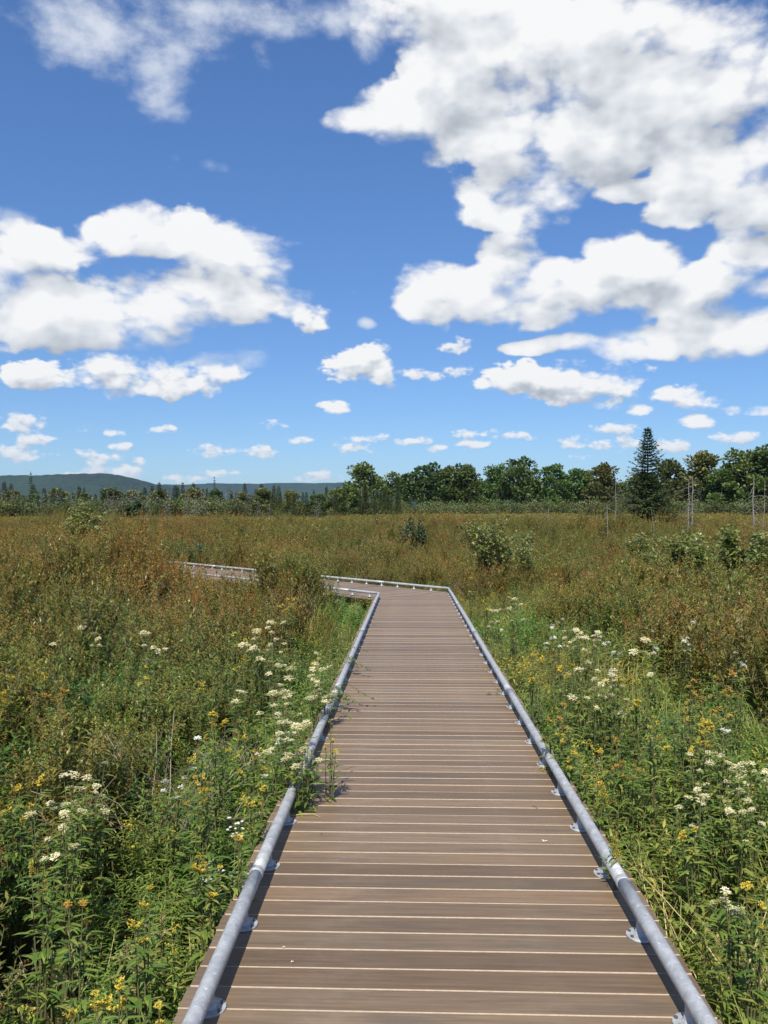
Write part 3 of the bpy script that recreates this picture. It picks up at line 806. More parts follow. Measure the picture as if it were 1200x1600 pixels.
def build_meadow():
    keys = ['spirea', 'spirea_rust', 'spirea_pale', 'forb', 'forb_y', 'forb_low', 'grass', 'grass_low', 'straw', 'twig', 'broad', 'bush_olive', 'bush_dark', 'bush_rust']
    protos = []; start = {}
    for k in keys: start[k] = len(protos); protos += PROTO[k]
    X, Y = [], []
    for (a, b, dn, mg) in ((-.5, 9, 27, 3), (9, 18, 17, 3), (18, 34, 9, 3), (34, 62, 3.6, 4)):
        x, y = field_points(a, b, dn, mg); X.append(x); Y.append(y)
    x = np.concatenate(X); y = np.concatenate(Y)
    wd = walk_dist(x, y); keep = wd > .05; x, y, wd = x[keep], y[keep], wd[keep]
    n = len(x); right = x > .1
    nz = fbm(x, y, 2.6, 1); nz2 = fbm(x, y, 5.5, 2); nz3 = fbm(x, y, 1.3, 4); r = rng.random(n)
    # how green and rank the growth is: along the walk, more so to its right
    band = np.where(right, 2.3 + .07 * y, 1.25)
    gr = np.clip(1.25 - wd / band, 0, 1.2) + (nz - .5) * 1.5
    gr = np.where(y > 21, gr - .4, gr)
    pick = np.zeros(n, int); sc = np.ones(n)
    def put(mask, key, lo, hi):
        k = len(PROTO[key]); m = np.where(mask)[0]
        pick[m] = start[key] + rng.integers(0, k, len(m)); sc[m] = rng.uniform(lo, hi, len(m))
    green = gr > .42
    put(~green, 'spirea', .75, 1.15)
    put(~green & (nz2 + .25 * r > .66), 'spirea_rust', .85, 1.2)
    put(~green & (nz2 < .44) & (r < .5), 'spirea_pale', .75, 1.1)
    put(~green & (nz3 > .60) & (r > .55), 'twig', .8, 1.3)
    put(~green & (r < .10), 'forb', .9, 1.3)
    put(~green & (r > .10) & (r < .24), 'bush_olive', .8, 1.25)
    put(~green & (r > .24) & (r < .32) & (nz2 < .55) & (np.hypot(x + 2.4, y - 17.5) > 3.2), 'bush_dark', .8, 1.15)
    put(~green & (r > .32) & (r < np.where(nz > .52, .50, .36)), 'bush_rust', .85, 1.2)
    put(~green & (r > .95), 'grass', 1.0, 1.5)
    put(green, 'forb', .75, 1.15)
    put(green & (r > .76), 'forb_y', .75, 1.1)
    put(green & (r < .18), 'broad', .8, 1.2)
    put(green & (nz3 > .58) & (r > .3), 'grass', .9, 1.4)
    put(green & (r > .44) & (r < .52), 'spirea', .7, 1.0)
    put(green & (r > .97), 'straw', .9, 1.3)
    # dry straw beside the near right rail; short grass beside the near left
    
    low = (~right) & (y < 3.6) & (wd < .75); put(low, 'grass_low', .8, 1.3); put(low & (r < .3), 'forb_low', .8, 1.2)
    edge = wd < .30; put(edge & (r < .8), 'forb_low', 1.3, 1.9); put(edge & (r < .2), 'grass_low', 1.3, 2.0)
    put(edge & ~right & (y < 4.6), 'forb_low', .9, 1.25); put(edge & ~right & (y < 4.6) & (r < .3), 'grass_low', 1.0, 1.5)
    dry = right & (np.hypot((x - 1.62), (y - 3.7) * .7) < .55); put(dry & (r > .35), 'straw', 1.2, 1.9); put(dry & (r > .80), 'grass', 1.0, 1.4)
    # taller away from the walk, waves in height
    tall = np.clip(.86 + .15 * np.clip(wd - .5, 0, 2) + (nz2 - .5) * .6, .65, 1.5)
    hollow = np.exp(-((x + 4.25) / 1.1) ** 2 - ((y - 20.5) / 5.5) ** 2)          # a hollow before the far leg of the walk
    tall = np.where(~right & (y > 9), tall * (1.14 - .42 * hollow), tall)
    tall = np.where(y > 34, tall * 1.1, tall)
    sz = sc * np.where(edge, 1.0, tall) * np.where(edge, 1.0, rng.uniform(.78, 1.22, n))
    z = ground_z(x, y) - .02
    tone = np.ones((n, 4)); t1 = np.clip(.5 + 1.7 * (fbm(x, y, 3.2, 12) - .5), .1, .95); t2 = fbm(x, y, 1.1, 15)
    v = .68 + .7 * t2
    tone[:, 0] = v * (.91 + .58 * (t1 - .30)); tone[:, 1] = v * (1.04 - .14 * (t1 - .5)); tone[:, 2] = v * .95
    rot = np.stack([rng.normal(0, .07, n), rng.normal(0, .07, n), rng.uniform(0, 6.28, n)], 1)
    s3 = np.stack([sz * rng.uniform(.9, 1.15, n), sz * rng.uniform(.9, 1.15, n), sz], 1)
    scatter('meadow_growth', np.stack([x, y, z], 1), rot, s3, tone, protos, pick)
    # the far field
    pr = PROTO['far'] + PROTO['far_rust']
    X, Y = [], []
    for (a, b, dn, mg) in ((58, 110, .85, 5), (110, 205, .40, 9)):
        x, y = field_points(a, b, dn, mg); X.append(x); Y.append(y)
    x = np.concatenate(X); y = np.concatenate(Y); n = len(x)
    keep = ~((y > 108) & (x < -.09 * y)); x, y = x[keep], y[keep]; n = len(x)
    t1 = fbm(x, y, 14, 21); t2 = fbm(x, y * .5, 5, 23)
    pick = np.where(t1 + .3 * rng.random(n) > .86, rng.integers(4, 7, n), rng.integers(0, 4, n))
    z = ground_z(x, y) - .05; sz = rng.uniform(.65, 1.05, n) * (.7 + .6 * t2) * np.where(y > 60, 1.15, 1)
    wide = np.where(y > 110, 2.1, np.where(y > 60, 1.5, 1.0))
    tone = np.ones((n, 4)); v = .85 + .5 * t2
    tone[:, 0] = v * (.86 + .26 * t1); tone[:, 1] = v * (1.0 - .08 * t1); tone[:, 2] = v * 1.1
    rot = np.stack([np.zeros(n), np.zeros(n), rng.uniform(0, 6.28, n)], 1)
    scatter('distant_meadow_growth', np.stack([x, y, z], 1), rot, np.stack([sz * wide, sz * wide, sz], 1), tone, pr, pick)
build_meadow()

# ------------------------------------------------------------------ trees
def crown_leaves(mb, c, rad, n, L, mi=0, W=.6, flat=.75, shell=.45, up=.25):
    """n leaf-sized faces in an uneven blob of a crown"""
    for _ in range(n):
        d = Vector((random.gauss(0, 1), random.gauss(0, 1), random.gauss(0, 1))).normalized()
        r = rad * (shell + (1 - shell) * random.random() ** .6)
        p = c + Vector((d.x * r, d.y * r, d.z * r * flat))
        dd = (d + Vector((rv(-1, 1), rv(-1, 1), rv(-.6, 1))) * .8 + UP * up).normalized(); l = L * rv(.6, 1.25)
        mb.leaf(p, dd, Vector((rv(-1, 1), rv(-1, 1), 1)), l, l * W, mi, rv(0, .4), n=1)

def broadleaf(h, w, leafmat, nleaf, L, seed, trunk_show=.22, lobes=13):
    random.seed(seed)
    t = MB(); c = MB()
    lean = rv(-.06, .06) * h
    tp = [Vector((0, 0, -.4)), Vector((rv(-.1, .1), rv(-.1, .1), h * .25)), Vector((lean * .5, rv(-.2, .2), h * .5)), Vector((lean, rv(-.3, .3), h * .86))]
    r0 = h * .017
    t.tube(tp, (r0 * 1.25, r0, r0 * .75, r0 * .2), 7)
    per = nleaf // lobes
    for i in range(lobes):
        f = trunk_show + (1 - trunk_show) * ((i + .5) / lobes) ** .85
        p, _ = along(tp, min(.3 + .66 * f, .97)); az = i * 2.4 + rv(-.5, .5)
        prof = math.sin(math.pi * min(.94, .18 + .80 * f)) ** .7
        rr = w * .5 * prof * rv(.35, .95)
        cc = Vector((p.x + math.cos(az) * rr, p.y + math.sin(az) * rr, h * f * rv(.93, 1.0)))
        if i > lobes - 3: cc.z = h * rv(.86, .93)
        t.tube([p * .999 - UP * (.06 * h * rv(.5, 1.5)), p.lerp(cc, .5) + UP * .02 * h, cc], (r0 * .45, r0 * .28, r0 * .08), 5)
        for _ in range(4):
            e = cc + Vector((rv(-1, 1), rv(-1, 1), rv(-.4, .8))) * w * .13
            t.tube([cc, cc.lerp(e, .6), e], (r0 * .12, r0 * .08, r0 * .04), 3, cap=False)
            crown_leaves(c, e, w * rv(.10, .17), per // 5, L, W=.8, flat=.7)
        crown_leaves(c, cc, w * rv(.13, .2), per // 4, L, W=.8, flat=.7)
    return t.mesh('trunk', [M['bark']]), c.mesh('crown', [M[leafmat]])

def spruce(h, w, tiers, per, seed, L=.16, sub=7, tipmat='spruce_tip', base=.02, gappy=.0, thin=1.0, taper=.82):
    random.seed(seed)
    t = MB(); c = MB(); r0 = h * .014
    t.tube([Vector((0, 0, -.5)), Vector((0, 0, h * .5)), Vector((rv(-.03, .03), 0, h))], (r0 * 1.2, r0 * .7, .008), 7)
    for i in range(tiers):
        f = base + (1 - base) * (i / tiers) ** .92
        z = h * f; R_ = w * .5 * (1 - f) ** taper * rv(.75, 1.15) + .05 * w * (1 - f) + .06
        for k in range(per):
            if random.random() < gappy: continue
            az = 6.28 * k / per + i * 1.9 + rv(-.25, .25); ln = R_ * rv(.7, 1.15)
            el = -.25 + .75 * f + rv(-.12, .12)
            d = dirv(az, el); tip = d * ln; tip.z += ln * .10
            p0 = Vector((0, 0, z)); p1 = p0 + d * ln * .55 - UP * ln * .05; p2 = p0 + tip
            t.tube([p0, p1, p2], (r0 * .30 * (1 - f) + .004, r0 * .18 * (1 - f) + .003, .002), 3, cap=False)
            m = max(3, int(sub * (ln / (w * .5)) * thin + 2))
            side = Vector((-math.sin(az), math.cos(az), 0))
            for j in range(m):
                u = (j + rv(.2, .9)) / m; q = p0.lerp(p1, u / .55) if u < .55 else p1.lerp(p2, (u - .55) / .45)
                for sgn in (-1, 1):
                    l = L * rv(.7, 1.3) * (1.15 - .5 * u) * (1 + (1 - f))
                    dd = (d * .75 + side * sgn * rv(.5, 1.0) + UP * rv(-.25, .15)).normalized()
                    c.leaf(q, dd, UP + side * rv(-.5, .5), l, l * .34, 1 if (u > .7 and random.random() < .45) else 0, rv(.1, .4), n=1)
                l = L * rv(.6, 1.1); c.leaf(q, (d + UP * rv(-.7, .7)).normalized(), side, l, l * .34, 0, .2, n=1)
            c.leaf(p2, d, UP, L * 1.2, L * .35, 1, .1, n=1)
    for k in range(14): c.leaf(Vector((0, 0, h * rv(.95, 1.0))), dirv(rv(0, 6.28), rv(.5, 1.3)), UP, L * .9, L * .28, 0, .1, n=1)
    return t.mesh('trunk', [M['bark']]), c.mesh('crown', [M['spruce'], M[tipmat]])

def lichen_tree(h, w, seed):
    """a half-dead larch or spruce hung with pale lichen"""
    random.seed(seed); t = MB(); c = MB(); g = MB()
    t.tube([Vector((0, 0, -.4)), Vector((rv(-.25, .25), 0, h * .5)), Vector((rv(-.15, .15), 0, h))], (h * .010, h * .007, .008), 6)
    for i in range(46):
        f = .06 + .9 * i / 46; az = i * 2.4; ln = w * .5 * (1 - f) ** .7 * rv(.5, 1.15) + .12
        d = dirv(az, rv(-.35, .15)); p0 = Vector((0, 0, h * f)); p1 = p0 + d * ln * .6; p2 = p0 + d * ln - UP * ln * .12
        t.tube([p0, p1, p2], (.022, .013, .005), 3, cap=False)
        for j in range(int(10 + 16 * (1 - f))):
            q = p0.lerp(p2, rv(.15, 1)); l = rv(.14, .32)
            tgt = c if random.random() < .72 else g
            tgt.leaf(q, dirv(rv(0, 6.28), rv(-1.1, .4)), UP, l, l * .3, 0, .3, n=1)
    return t.mesh('trunk', [M['grey_bark']]), c.mesh('lichen', [M['lichen']]), g.mesh('crown', [M['broad2']])

def thicket_bush(h, w, seed, leafmat='alder', n=900, L=.17):
    random.seed(seed); t = MB(); c = MB()
    for i in range(9):
        az = i * .7 + rv(-.3, .3); rr = w * .5 * rv(.1, .85); top = Vector((math.cos(az) * rr, math.sin(az) * rr, h * rv(.6, 1.0) * (1 - .35 * rr / (w * .5))))
        t.tube([Vector((rv(-.15, .15), rv(-.15, .15), -.2)), top * .5 + UP * .1 * h, top], (.035, .022, .006), 4, cap=False)
        crown_leaves(c, top - UP * h * .08, w * .17, n // 16, L, flat=.8, shell=.2)
        crown_leaves(c, top * .72, w * .20, n // 14, L, flat=.9, shell=.2)
    return t.mesh('stems', [M['bark']]), c.mesh('foliage', [M[leafmat]])

def leafy_shrub(h, w, seed, leafmat, n, L, W=.42, open_=.5):
    """nearby shrub whose leaves show singly"""
    random.seed(seed); t = MB(); c = MB()
    for i in range(22):
        az = rv(0, 6.28); rr = w * .5 * rv(.1, 1) ; hh = h * rv(.62, 1.0) * (1 - .22 * rr / (w * .5))
        top = Vector((math.cos(az) * rr, math.sin(az) * rr, hh)); b = Vector((rv(-.12, .12), rv(-.12, .12), -.15))
        mid = b.lerp(top, .5) + Vector((rv(-.1, .1), rv(-.1, .1), .1 * h)); pts = [b, mid, top]
        t.tube(pts, (.016, .010, .003), 4, cap=False)
        for k in range(n // 12):
            u = rv(.15, 1) ** open_; q, d = along(pts, min(u, .999))
            tw = q + dirv(rv(0, 6.28), rv(-.2, 1)) * rv(.03, .22) * w * .45; l = L * rv(.7, 1.3)
            if k % 7 == 0: t.tube([q, q.lerp(tw, .5), tw], (.004, .003, .0015), 3, cap=False)
            c.leaf(tw, dirv(rv(0, 6.28), rv(-.4, .9)), Vector((rv(-.5, .5), rv(-.5, .5), 1)), l, l * W, 0, rv(.1, .4), n=2 if L > .06 else 1)
    return t.mesh('stems', [M['bark']]), c.mesh('foliage', [M[leafmat]])

def at_px(px, py_base, d):
    v = ray(px, HORIZON); return Vector((v.x * d, v.y * d, gz(v.x * d, v.y * d)))
MARKS = [(48, 'near the left border'), (126, 'by the tall thin spire spruce'), (240, 'behind the big left field shrub'), (335, 'left of the slim spire'), (440, 'right of the slim spire'),
         (540, 'just left of the lone rounded tree'), (600, 'by the lone rounded tree'), (690, 'by the first broad skyline crown'), (760, 'by the narrow crowned tree'), (850, 'by the tallest middle tree'),
         (950, 'by the two uneven tops'), (1060, 'behind the big spruce'), (1130, 'behind the twin dead trunks'), (9999, 'near the right border')]
def sz_word(t): return 'tall' if t < 762 else 'small' if t < 770 else 'very small'
def wd_word(w): return 'slim' if w < .93 else 'pointed' if w < 1.12 else 'broad'
def where(px): return next(t for lim, t in MARKS if px < lim)
def plant_tree(name, meshes, px, d, top_py, own_h, label, cat, group=None, wide=1.0, parts=('trunk', 'crown')):
    """stands at the photograph's bearing px and distance d; scaled so that its top reaches the height seen there"""
    p = at_px(px, 0, d); H = EYE + (HORIZON - top_py) / F_PX * d - p.z
    s = H / own_h
    o = thing(name, p, label, cat, group, rz=rv(0, 6.28), sc=(s * wide, s * wide, s))
    for pn, me in zip(parts, meshes):
        q = link(pn, me, o)
        if pn == 'lichen': q['kind'] = 'stuff'
    return o

def build_trees():
    B = [broadleaf(10, 8.4, 'broad', 3400, .58, 100 + i) for i in range(3)] + [broadleaf(10, 7.0, 'broad2', 3000, .55, 110 + i) for i in range(2)] + [broadleaf(10, 6.2, 'broad', 2600, .55, 120 + i, .12, 11) for i in range(2)]
    SP = [spruce(8, 3.0, 22, 7, 130 + i, .34, 4, base=.05) for i in range(2)] + [spruce(8, 2.0, 20, 6, 140, .30, 4, gappy=.2)]
    LI = [lichen_tree(6, 3.4, 150 + i) for i in range(4)]
    TB = [thicket_bush(2.6, 3.6, 160 + i) for i in range(4)] + [thicket_bush(2.6, 3.6, 170 + i, 'broad2') for i in range(2)]
    random.seed(5)
    G = 'broadleaf trees along the far edge of the field'
    # the skyline trees one by one: px, top y, distance, mesh, width, label
    sky = [
        (567, 729, 172, 0, 1.0, 'lone rounded green tree rising above the low thicket at the centre'),
        (662, 731, 180, 1, 1.0, 'first broad crown of the tall skyline trees, just past the low gap'),
        (697, 733, 186, 3, .95, 'middling olive tree between two tall crowns at the skyline'),
        (728, 727, 182, 2, .85, 'narrow crowned tree with a thin raised top at the skyline'),
        (776, 731, 184, 0, .75, 'small rounded tree beside the tallest mid skyline tree'),
        (815, 722, 178, 1, .95, 'tallest dark tree in the middle of the skyline row'),
        (862, 729, 182, 5, 1.0, 'dark tree with two uneven tops in the skyline row'),
        (896, 733, 186, 6, .8, 'thin dark tree with an open top in the skyline row'),
        (918, 736, 188, 2, .7, 'low leafy tree filling a dip of the skyline row'),
        (945, 727, 176, 4, 1.0, 'greyish open crowned tree just left of the big spruce'),
        (1043, 722, 172, 3, .95, 'dull olive tree peering out right of the big spruce'),
        (1096, 709, 165, 4, 1.05, 'tall tree with a pale thin crown behind the twin dead trunks'),
        (1125, 733, 160, 6, 1.2, 'lower dark tree filling the gap beside the pale crowned tree'),
        (1165, 712, 160, 1, .95, 'big dark leafy tree near the right end of the skyline'),
        (1196, 705, 158, 0, 1.1, 'highest leafy tree at the right end of the skyline'),
        (1245, 704, 158, 2, 1.1, 'leafy tree just beyond the highest tree at the right end'),
    ]
    for px, ty, d, k, w, lab in sky: plant_tree('broadleaf_tree', B[k], px, d, ty, 10.0, lab, 'tree', G, w)
    # second row behind and between
    for i in range(36):
        px = 630 + i * 24 + rv(-8, 8)
        plant_tree('broadleaf_tree', random.choice(B), px, rv(192, 215), (ty := rv(742, 756)), 10, ('higher' if ty < 749 else 'lower') + ' half hidden leafy tree in the back row, ' + where(px), 'tree', 'back row trees of the distant wood', rv(.9, 1.2))
    # evergreens in the thicket
    ev = [(48, 738, 112, 2, .62, 'tall thin dark spire spruce standing over the left thicket'), (335, 745, 118, 2, .42, 'slim dark spruce spire beside the grey trees of the left thicket'),
          (622, 747, 168, 0, .75, 'small pointed spruce just right of the lone rounded tree'), (735, 770, 160, 0, .8, 'short dark spruce in front of the skyline trees'), (1010 - 20, 772, 150, 0, .9, 'small spruce half hidden by the big spruce')]
    for px, ty, d, k, w, lab in ev: plant_tree('spruce_tree', SP[k], px, d, ty, 8.0, lab, 'tree', 'small spruces along the thicket', w)
    for i in range(108):
        px = -30 + (i * 7.6 if i < 76 else 578 + (i - 76) * 5 if i < 92 else -(i - 91) * 16) + rv(-4, 4)
        plant_tree('spruce_tree', random.choice(SP[:2]), px, rv(122, 165), (ty := 774 - 22 * random.random() ** 1.8), 8, (sz_word(ty) + ' ' + wd_word(wq := rv(.75, 1.3)) + ' dark spruce in the low thicket, ' + where(px)), 'tree', 'spruces crowded in the low thicket', wq)
    for i in range(30):
        px = -25 + i * 20 + rv(-8, 8)
        if px < 520 and i % 2: continue
        plant_tree('leafy_tree', random.choice(B[3:]), px, rv(126, 150), (ty := rv(764, 774) if px < 540 else rv(757, 770)), 10, ('tallish' if ty < 765 else 'low') + ' olive leafed tree crowded into the thicket, ' + where(px), 'tree', 'low leafy trees in the thicket', rv(1.0, 1.5))
    # pale lichened trees, in two patches
    for px in (-12, 6, 18, 30, 40, 62, 70, 86, 108, 78, 95, 118, 168, 176, 183, 190, 197, 203, 210, 216, 232, 248, 262, 292, 304, 318, 355, 372, 388, 402, 421, 497):
        plant_tree('lichened_tree', random.choice(LI), px + rv(-3, 3), rv(104, 116), (ty := rv(758, 772) if px < 400 else rv(775, 784)), 6, ('tall' if ty < 765 else 'short') + ' pale grey lichen covered tree, ' + where(px), 'tree', 'grey lichened trees of the left thicket', rv(.85, 1.2), ('trunk', 'lichen', 'crown'))
    # thicket of bushes along the foot of the trees
    for i in range(112):
        px = -290 + i * 17 + rv(-6, 6) if i < 100 else (i - 100) * 45 + rv(-15, 15)
        d = rv(108, 116) if px < 380 else rv(150, 158)
        top = rv(771, 784) if px < 560 else rv(774, 783)
        plant_tree('thicket_bush', random.choice(TB), px, d, top, 2.6, ('wide ' if (wq := rv(.9, 1.3)) > 1.1 else 'narrow ') + 'dull green bush below the trees, ' + where(px), 'bush', 'bushes along the foot of the trees', wq, ('stems', 'foliage'))
    # the big spruce
    big = spruce(7.0, 6.2, 36, 11, 200, .21, 15, base=.03, gappy=.15, taper=1.2)
    plant_tree('spruce_tree', big, 1012, 58, 669, 7.0, 'big dark pointed spruce standing alone in front of the right hand woods', 'tree')
    # standing dead trunks
    def snag(px, d, top, label, twin=False, lean=0.0, br=9, brl=1.0, r=.07, seed=1, hang=True):
        random.seed(seed); p = at_px(px, 0, d); H = EYE + (HORIZON - top) / F_PX * d - p.z
        o = thing('dead_tree', p, label, 'dead tree', 'standing dead trees on the right of the field')
        def one(x0, h, rr, lean):
            mb = MB(); n = 7
            pts = [Vector((x0 + lean * h * i / n + rv(-.03, .03) * h * .35, rv(-.03, .03) * h * .3, -.3 + (h + .3) * i / n)) for i in range(n + 1)]
            rr *= .70; mb.tube(pts, np.linspace(rr * 1.1, rr * .36, n + 1), 8)
            top_ = pts[-1]; mb.tube([top_ - UP * .05, top_ + Vector((rr * .3, 0, .16))], (rr * .5, rr * .1), 5)
            mb.build('trunk', M['dead_wood'], o)
            for i in range(int(br * 1.7)):
                q, _ = along(pts, rv(.35, .97)); az = random.choice((0, math.pi)) + rv(-.9, .9); ln = brl * rv(.35, 1.25)
                ln *= rv(.35, 1); e = q + dirv(az, rv(-.75, .35)) * ln; e.z -= .15 * ln
                b = MB(); m = q.lerp(e, .5) + UP * rv(-.02, .10); b.tube([q, m, e], (rr * .32, rr * .22, rr * .08), 5)
                for _ in range(2):
                    s = q.lerp(e, rv(.4, .9)); b.tube([s, s + dirv(az + rv(-1, 1), rv(-.8, .6)) * ln * .35], (rr * .14, rr * .05), 4)
                b.build('branch', M['dead_wood'], o)
        one(0, H, r, lean)
        if twin: one(-.28, H * .93, r * .8, .02)
        return o
    snag(857, 52, 795, 'short bare grey stump with thin side twigs, alone in open field', br=4, brl=.9, r=.055, seed=3)
    snag(949, 47, 791, 'stubby dead trunk with level twigs, left of the taller dead pole', br=5, brl=.6, r=.06, seed=4)
    snag(961, 56, 757, 'tall thin dead pole just left of the big spruce', br=5, brl=1.0, r=.05, seed=5, lean=.01)
    snag(1082, 50, 747, 'twin dead trunks with a tangle of bare branches, right of the spruce', True, br=9, brl=1.0, r=.075, seed=6)
    snag(1028, 44, 797, 'leaning grey stake among leaves below the big spruce', br=1, brl=.3, r=.035, seed=8, lean=-.13)
    snag(1177, 48, 749, 'thick dead trunk with long level branches near the right end', br=9, brl=1.4, r=.085, seed=9)
    snag(1191, 50, 753, 'slender crooked dead stem close to the thick dead trunk', br=4, brl=.6, r=.04, seed=12, lean=.05)
    snag(565, 140, 760, 'thin pale dead trunk in front of the lone rounded tree', br=6, brl=.8, r=.08, seed=13)
    # shrubs in the field
    def shrub(px, d, top, w, leafmat, n, L, label, seed, W=.42):
        p = at_px(px, 0, d); H = EYE + (HORIZON - top) / F_PX * d - p.z
        o = thing('shrub', p, label, 'shrub'); a, b = leafy_shrub(H, w, seed, leafmat, n, L * 1.25, W); link('stems', a, o); link('foliage', b, o)
    shrub(126, 27, 780, 2.5, 'shrub', 3600, 0.094, 'rounded leafy shrub with pale flickering leaves in the left field', 300)
    shrub(214, 27, 850, 1.1, 'shrub', 720, 0.088, 'low sparse shrub just right of the big left hand shrub', 301)
    shrub(642, 38, 800, 1.6, 'shrub2', 2160, 0.094, 'small compact bluish green bush in the middle of the field', 302)
    shrub(775, 25, 784, 2.2, 'shrub', 1900, 0.088, 'upright shrub with yellowish leaves beyond the bend of the walk', 303)
    shrub(815, 26, 818, 1.5, 'shrub', 1008, 0.088, 'lower spreading shrub leaning against the upright yellowish shrub', 304)
    shrub(1075, 21, 803, 2.4, 'shrub', 2160, 0.094, 'wide leafy shrub below the twin dead trunks', 305)
    shrub(1150, 18, 801, 2.0, 'shrub', 2160, 0.094, 'tall leafy shrub at the right border below the thick dead trunk', 306)
    shrub(1205, 16, 822, 1.4, 'shrub', 1680, 0.088, 'darker leafy shrub cut by the right border of the view', 307)
    shrub(1000, 30, 818, 1.5, 'shrub', 1008, 0.094, 'low shrub at the foot of the big spruce', 308)
    shrub(310, 32, 842, 1.3, 'shrub2', 1008, 0.083, 'dark low bush behind the far leg of the walk', 309)
    shrub(205, 100, 781, 4.2, 'shrub2', 1920, 0.275, 'dark rounded bush in front of the lichened trees', 310)
build_trees()
# ------------------------------------------------------------------ flowering plants, each one placed where it grows
def flat_head(r, n, key, petal=.010):
    """flat topped cluster of many small florets on short rays"""
    mb = MB()
    for k in range(7):
        a = k * 2.4; q = Vector((math.cos(a), math.sin(a), 0)) * r * rv(.25, .75)
        mb.tube([Vector((0, 0, -r * .9)), q * .6 - UP * r * .35, q - UP * .004], (.0016, .0012, .0009), 3, 1, cap=False)
    for k in range(n):
        a = rv(0, 6.28); rr = r * math.sqrt(random.random()); c = Vector((math.cos(a) * rr, math.sin(a) * rr, r * .38 * (1 - (rr / r) ** 2) + rv(-.012, .012)))
        for j in range(3):
            mb.leaf(c, dirv(a + j * 2.1 + rv(-.4, .4), rv(.0, .7)), UP, petal * rv(.8, 1.5), petal * rv(.7, 1.1), 0, .1, n=1)
    return mb.mesh('flower_head', [M[key], M['stem']])
def star_head(key):
    mb = MB()
    for _ in range(9):
        c = Vector((rv(-.06, .06), rv(-.06, .06), rv(-.03, .03)))
        for j in range(8): mb.leaf(c, dirv(j * .785 + rv(-.15, .15), rv(.1, .4)), UP, rv(.011, .015), .005, 0, .1, n=1)
        mb.leaf(c + UP * .002, dirv(0, 1.3), UP, .006, .006, 1, 0, n=1)
        mb.tube([Vector((0, 0, -.08)), c], (.001, .0008), 3, 2, cap=False)
    return mb.mesh('flower_head', [M[key], M['plume'], M['stem']])
def wand_head(L, key):
    mb = MB()
    for k in range(70):
        t = k / 70; a = k * 2.4; r = .022 * (1 - t * .6)
        p = Vector((math.cos(a) * r * rv(.3, 1), math.sin(a) * r * rv(.3, 1), -L * (1 - t)))
        mb.leaf(p, dirv(a, rv(.2, 1)), UP, rv(.010, .016), rv(.008, .012), 0, .1, n=1)
    return mb.mesh('flower_head', [M[key]])
def plume_head(r, key):
    """arching one sided sprays"""
    mb = MB(); a0 = rv(0, 6.28)
    for b in range(7):
        az = a0 + b * .9; ln = r * rv(.7, 1.5); q = stem_line(Vector((0, 0, -r * 1.2 * (b / 7))), az, .9, ln, 3)
        mb.tube(q, (.0016, .0013, .001, .0007), 3, 1, cap=False)
        for k in range(16):
            p, _ = along(q, rv(.15, .99)); mb.leaf(p + Vector((rv(-.007, .007), rv(-.007, .007), rv(0, .01))), dirv(rv(0, 6.28), rv(.1, 1.2)), UP, rv(.009, .016), rv(.008, .013), 0, .1, n=1)
    return mb.mesh('flower_head', [M[key], M['stem']])
random.seed(21)
HEADS = {'cream': [flat_head(r, int(n), 'cream') for r, n in ((.036, 38), (.046, 52), (.026, 24), (.031, 30))], 'white': [flat_head(r, n, 'white', .009) for r, n in ((.032, 30), (.024, 22))],
         'star': [star_head('white') for _ in range(2)], 'yellow': [plume_head(.042, 'plume'), plume_head(.034, 'plume'), flat_head(.026, 24, 'plume', .009)],
         'amber': [flat_head(.030, 30, 'orange', .009), plume_head(.032, 'orange'), flat_head(.024, 20, 'orange', .009)],
         'wand': [wand_head(.22, 'plume'), wand_head(.16, 'plume')], 'straw': [wand_head(.10, 'straw')]}
CAT = {'cream': 'wildflower', 'white': 'wildflower', 'star': 'wildflower', 'yellow': 'wildflower', 'amber': 'wildflower', 'wand': 'wildflower', 'straw': 'grass'}
def meet_ground(px, py, h):
    v = ray(px, py); d = 1.5
    while d < 120:
        if EYE + v.z * d <= gz(v.x * d, v.y * d) + h: break
        d += .04
    return Vector((v.x * d, v.y * d, 0)), d
def flower(px, py, kind, spread, nh, label, group, h=None, lm='green'):
    hh = h or (1.34 if py < 1020 else 1.18 if py < 1150 else 1.0)
    p, d = meet_ground(px, py, hh)
    p.z = gz(p.x, p.y); o = thing('flowering_plant', p, label, CAT[kind], group)
    st = MB(); lf = MB()
    nh = int(nh * 1.6) + 1
    for k in range(nh):
        a = rv(0, 6.28); r = spread * math.sqrt((k + .3) / nh)
        tip = Vector((math.cos(a) * r, math.sin(a) * r, hh * rv(.78, 1.03)))
        pts = [Vector((rv(-.05, .05), rv(-.05, .05), -.03)), Vector((tip.x * .35 + rv(-.02, .02), tip.y * .35, hh * .4)), Vector((tip.x * .75, tip.y * .75, hh * .75)), tip]
        st.tube(pts, (.0045, .0038, .003, .0018), 4, cap=False)
        for j in range(22):
            t = .2 + .74 * j / 22; q, dd = along(pts, t); l = rv(.07, .13) * (1.1 - .5 * t)
            lf.leaf(q, (dirv(j * 2.4, rv(0, .5)) + dd * .3).normalized(), UP, l, l * .22, 0, rv(.2, .5), n=2)
        hd = link('flower_head', random.choice(HEADS[kind]), o, tip)
        s = rv(.7, 1.2) * (1.0 if d > 11 else .9 if d > 6 else .66); hd.scale = (s, s, s * rv(.8, 1.1)); hd.rotation_euler = (rv(-.3, .3), rv(-.3, .3), rv(0, 6.28))
    st.build('stems', M['stem'], o); lf.build('foliage', M[lm], o)
    return o
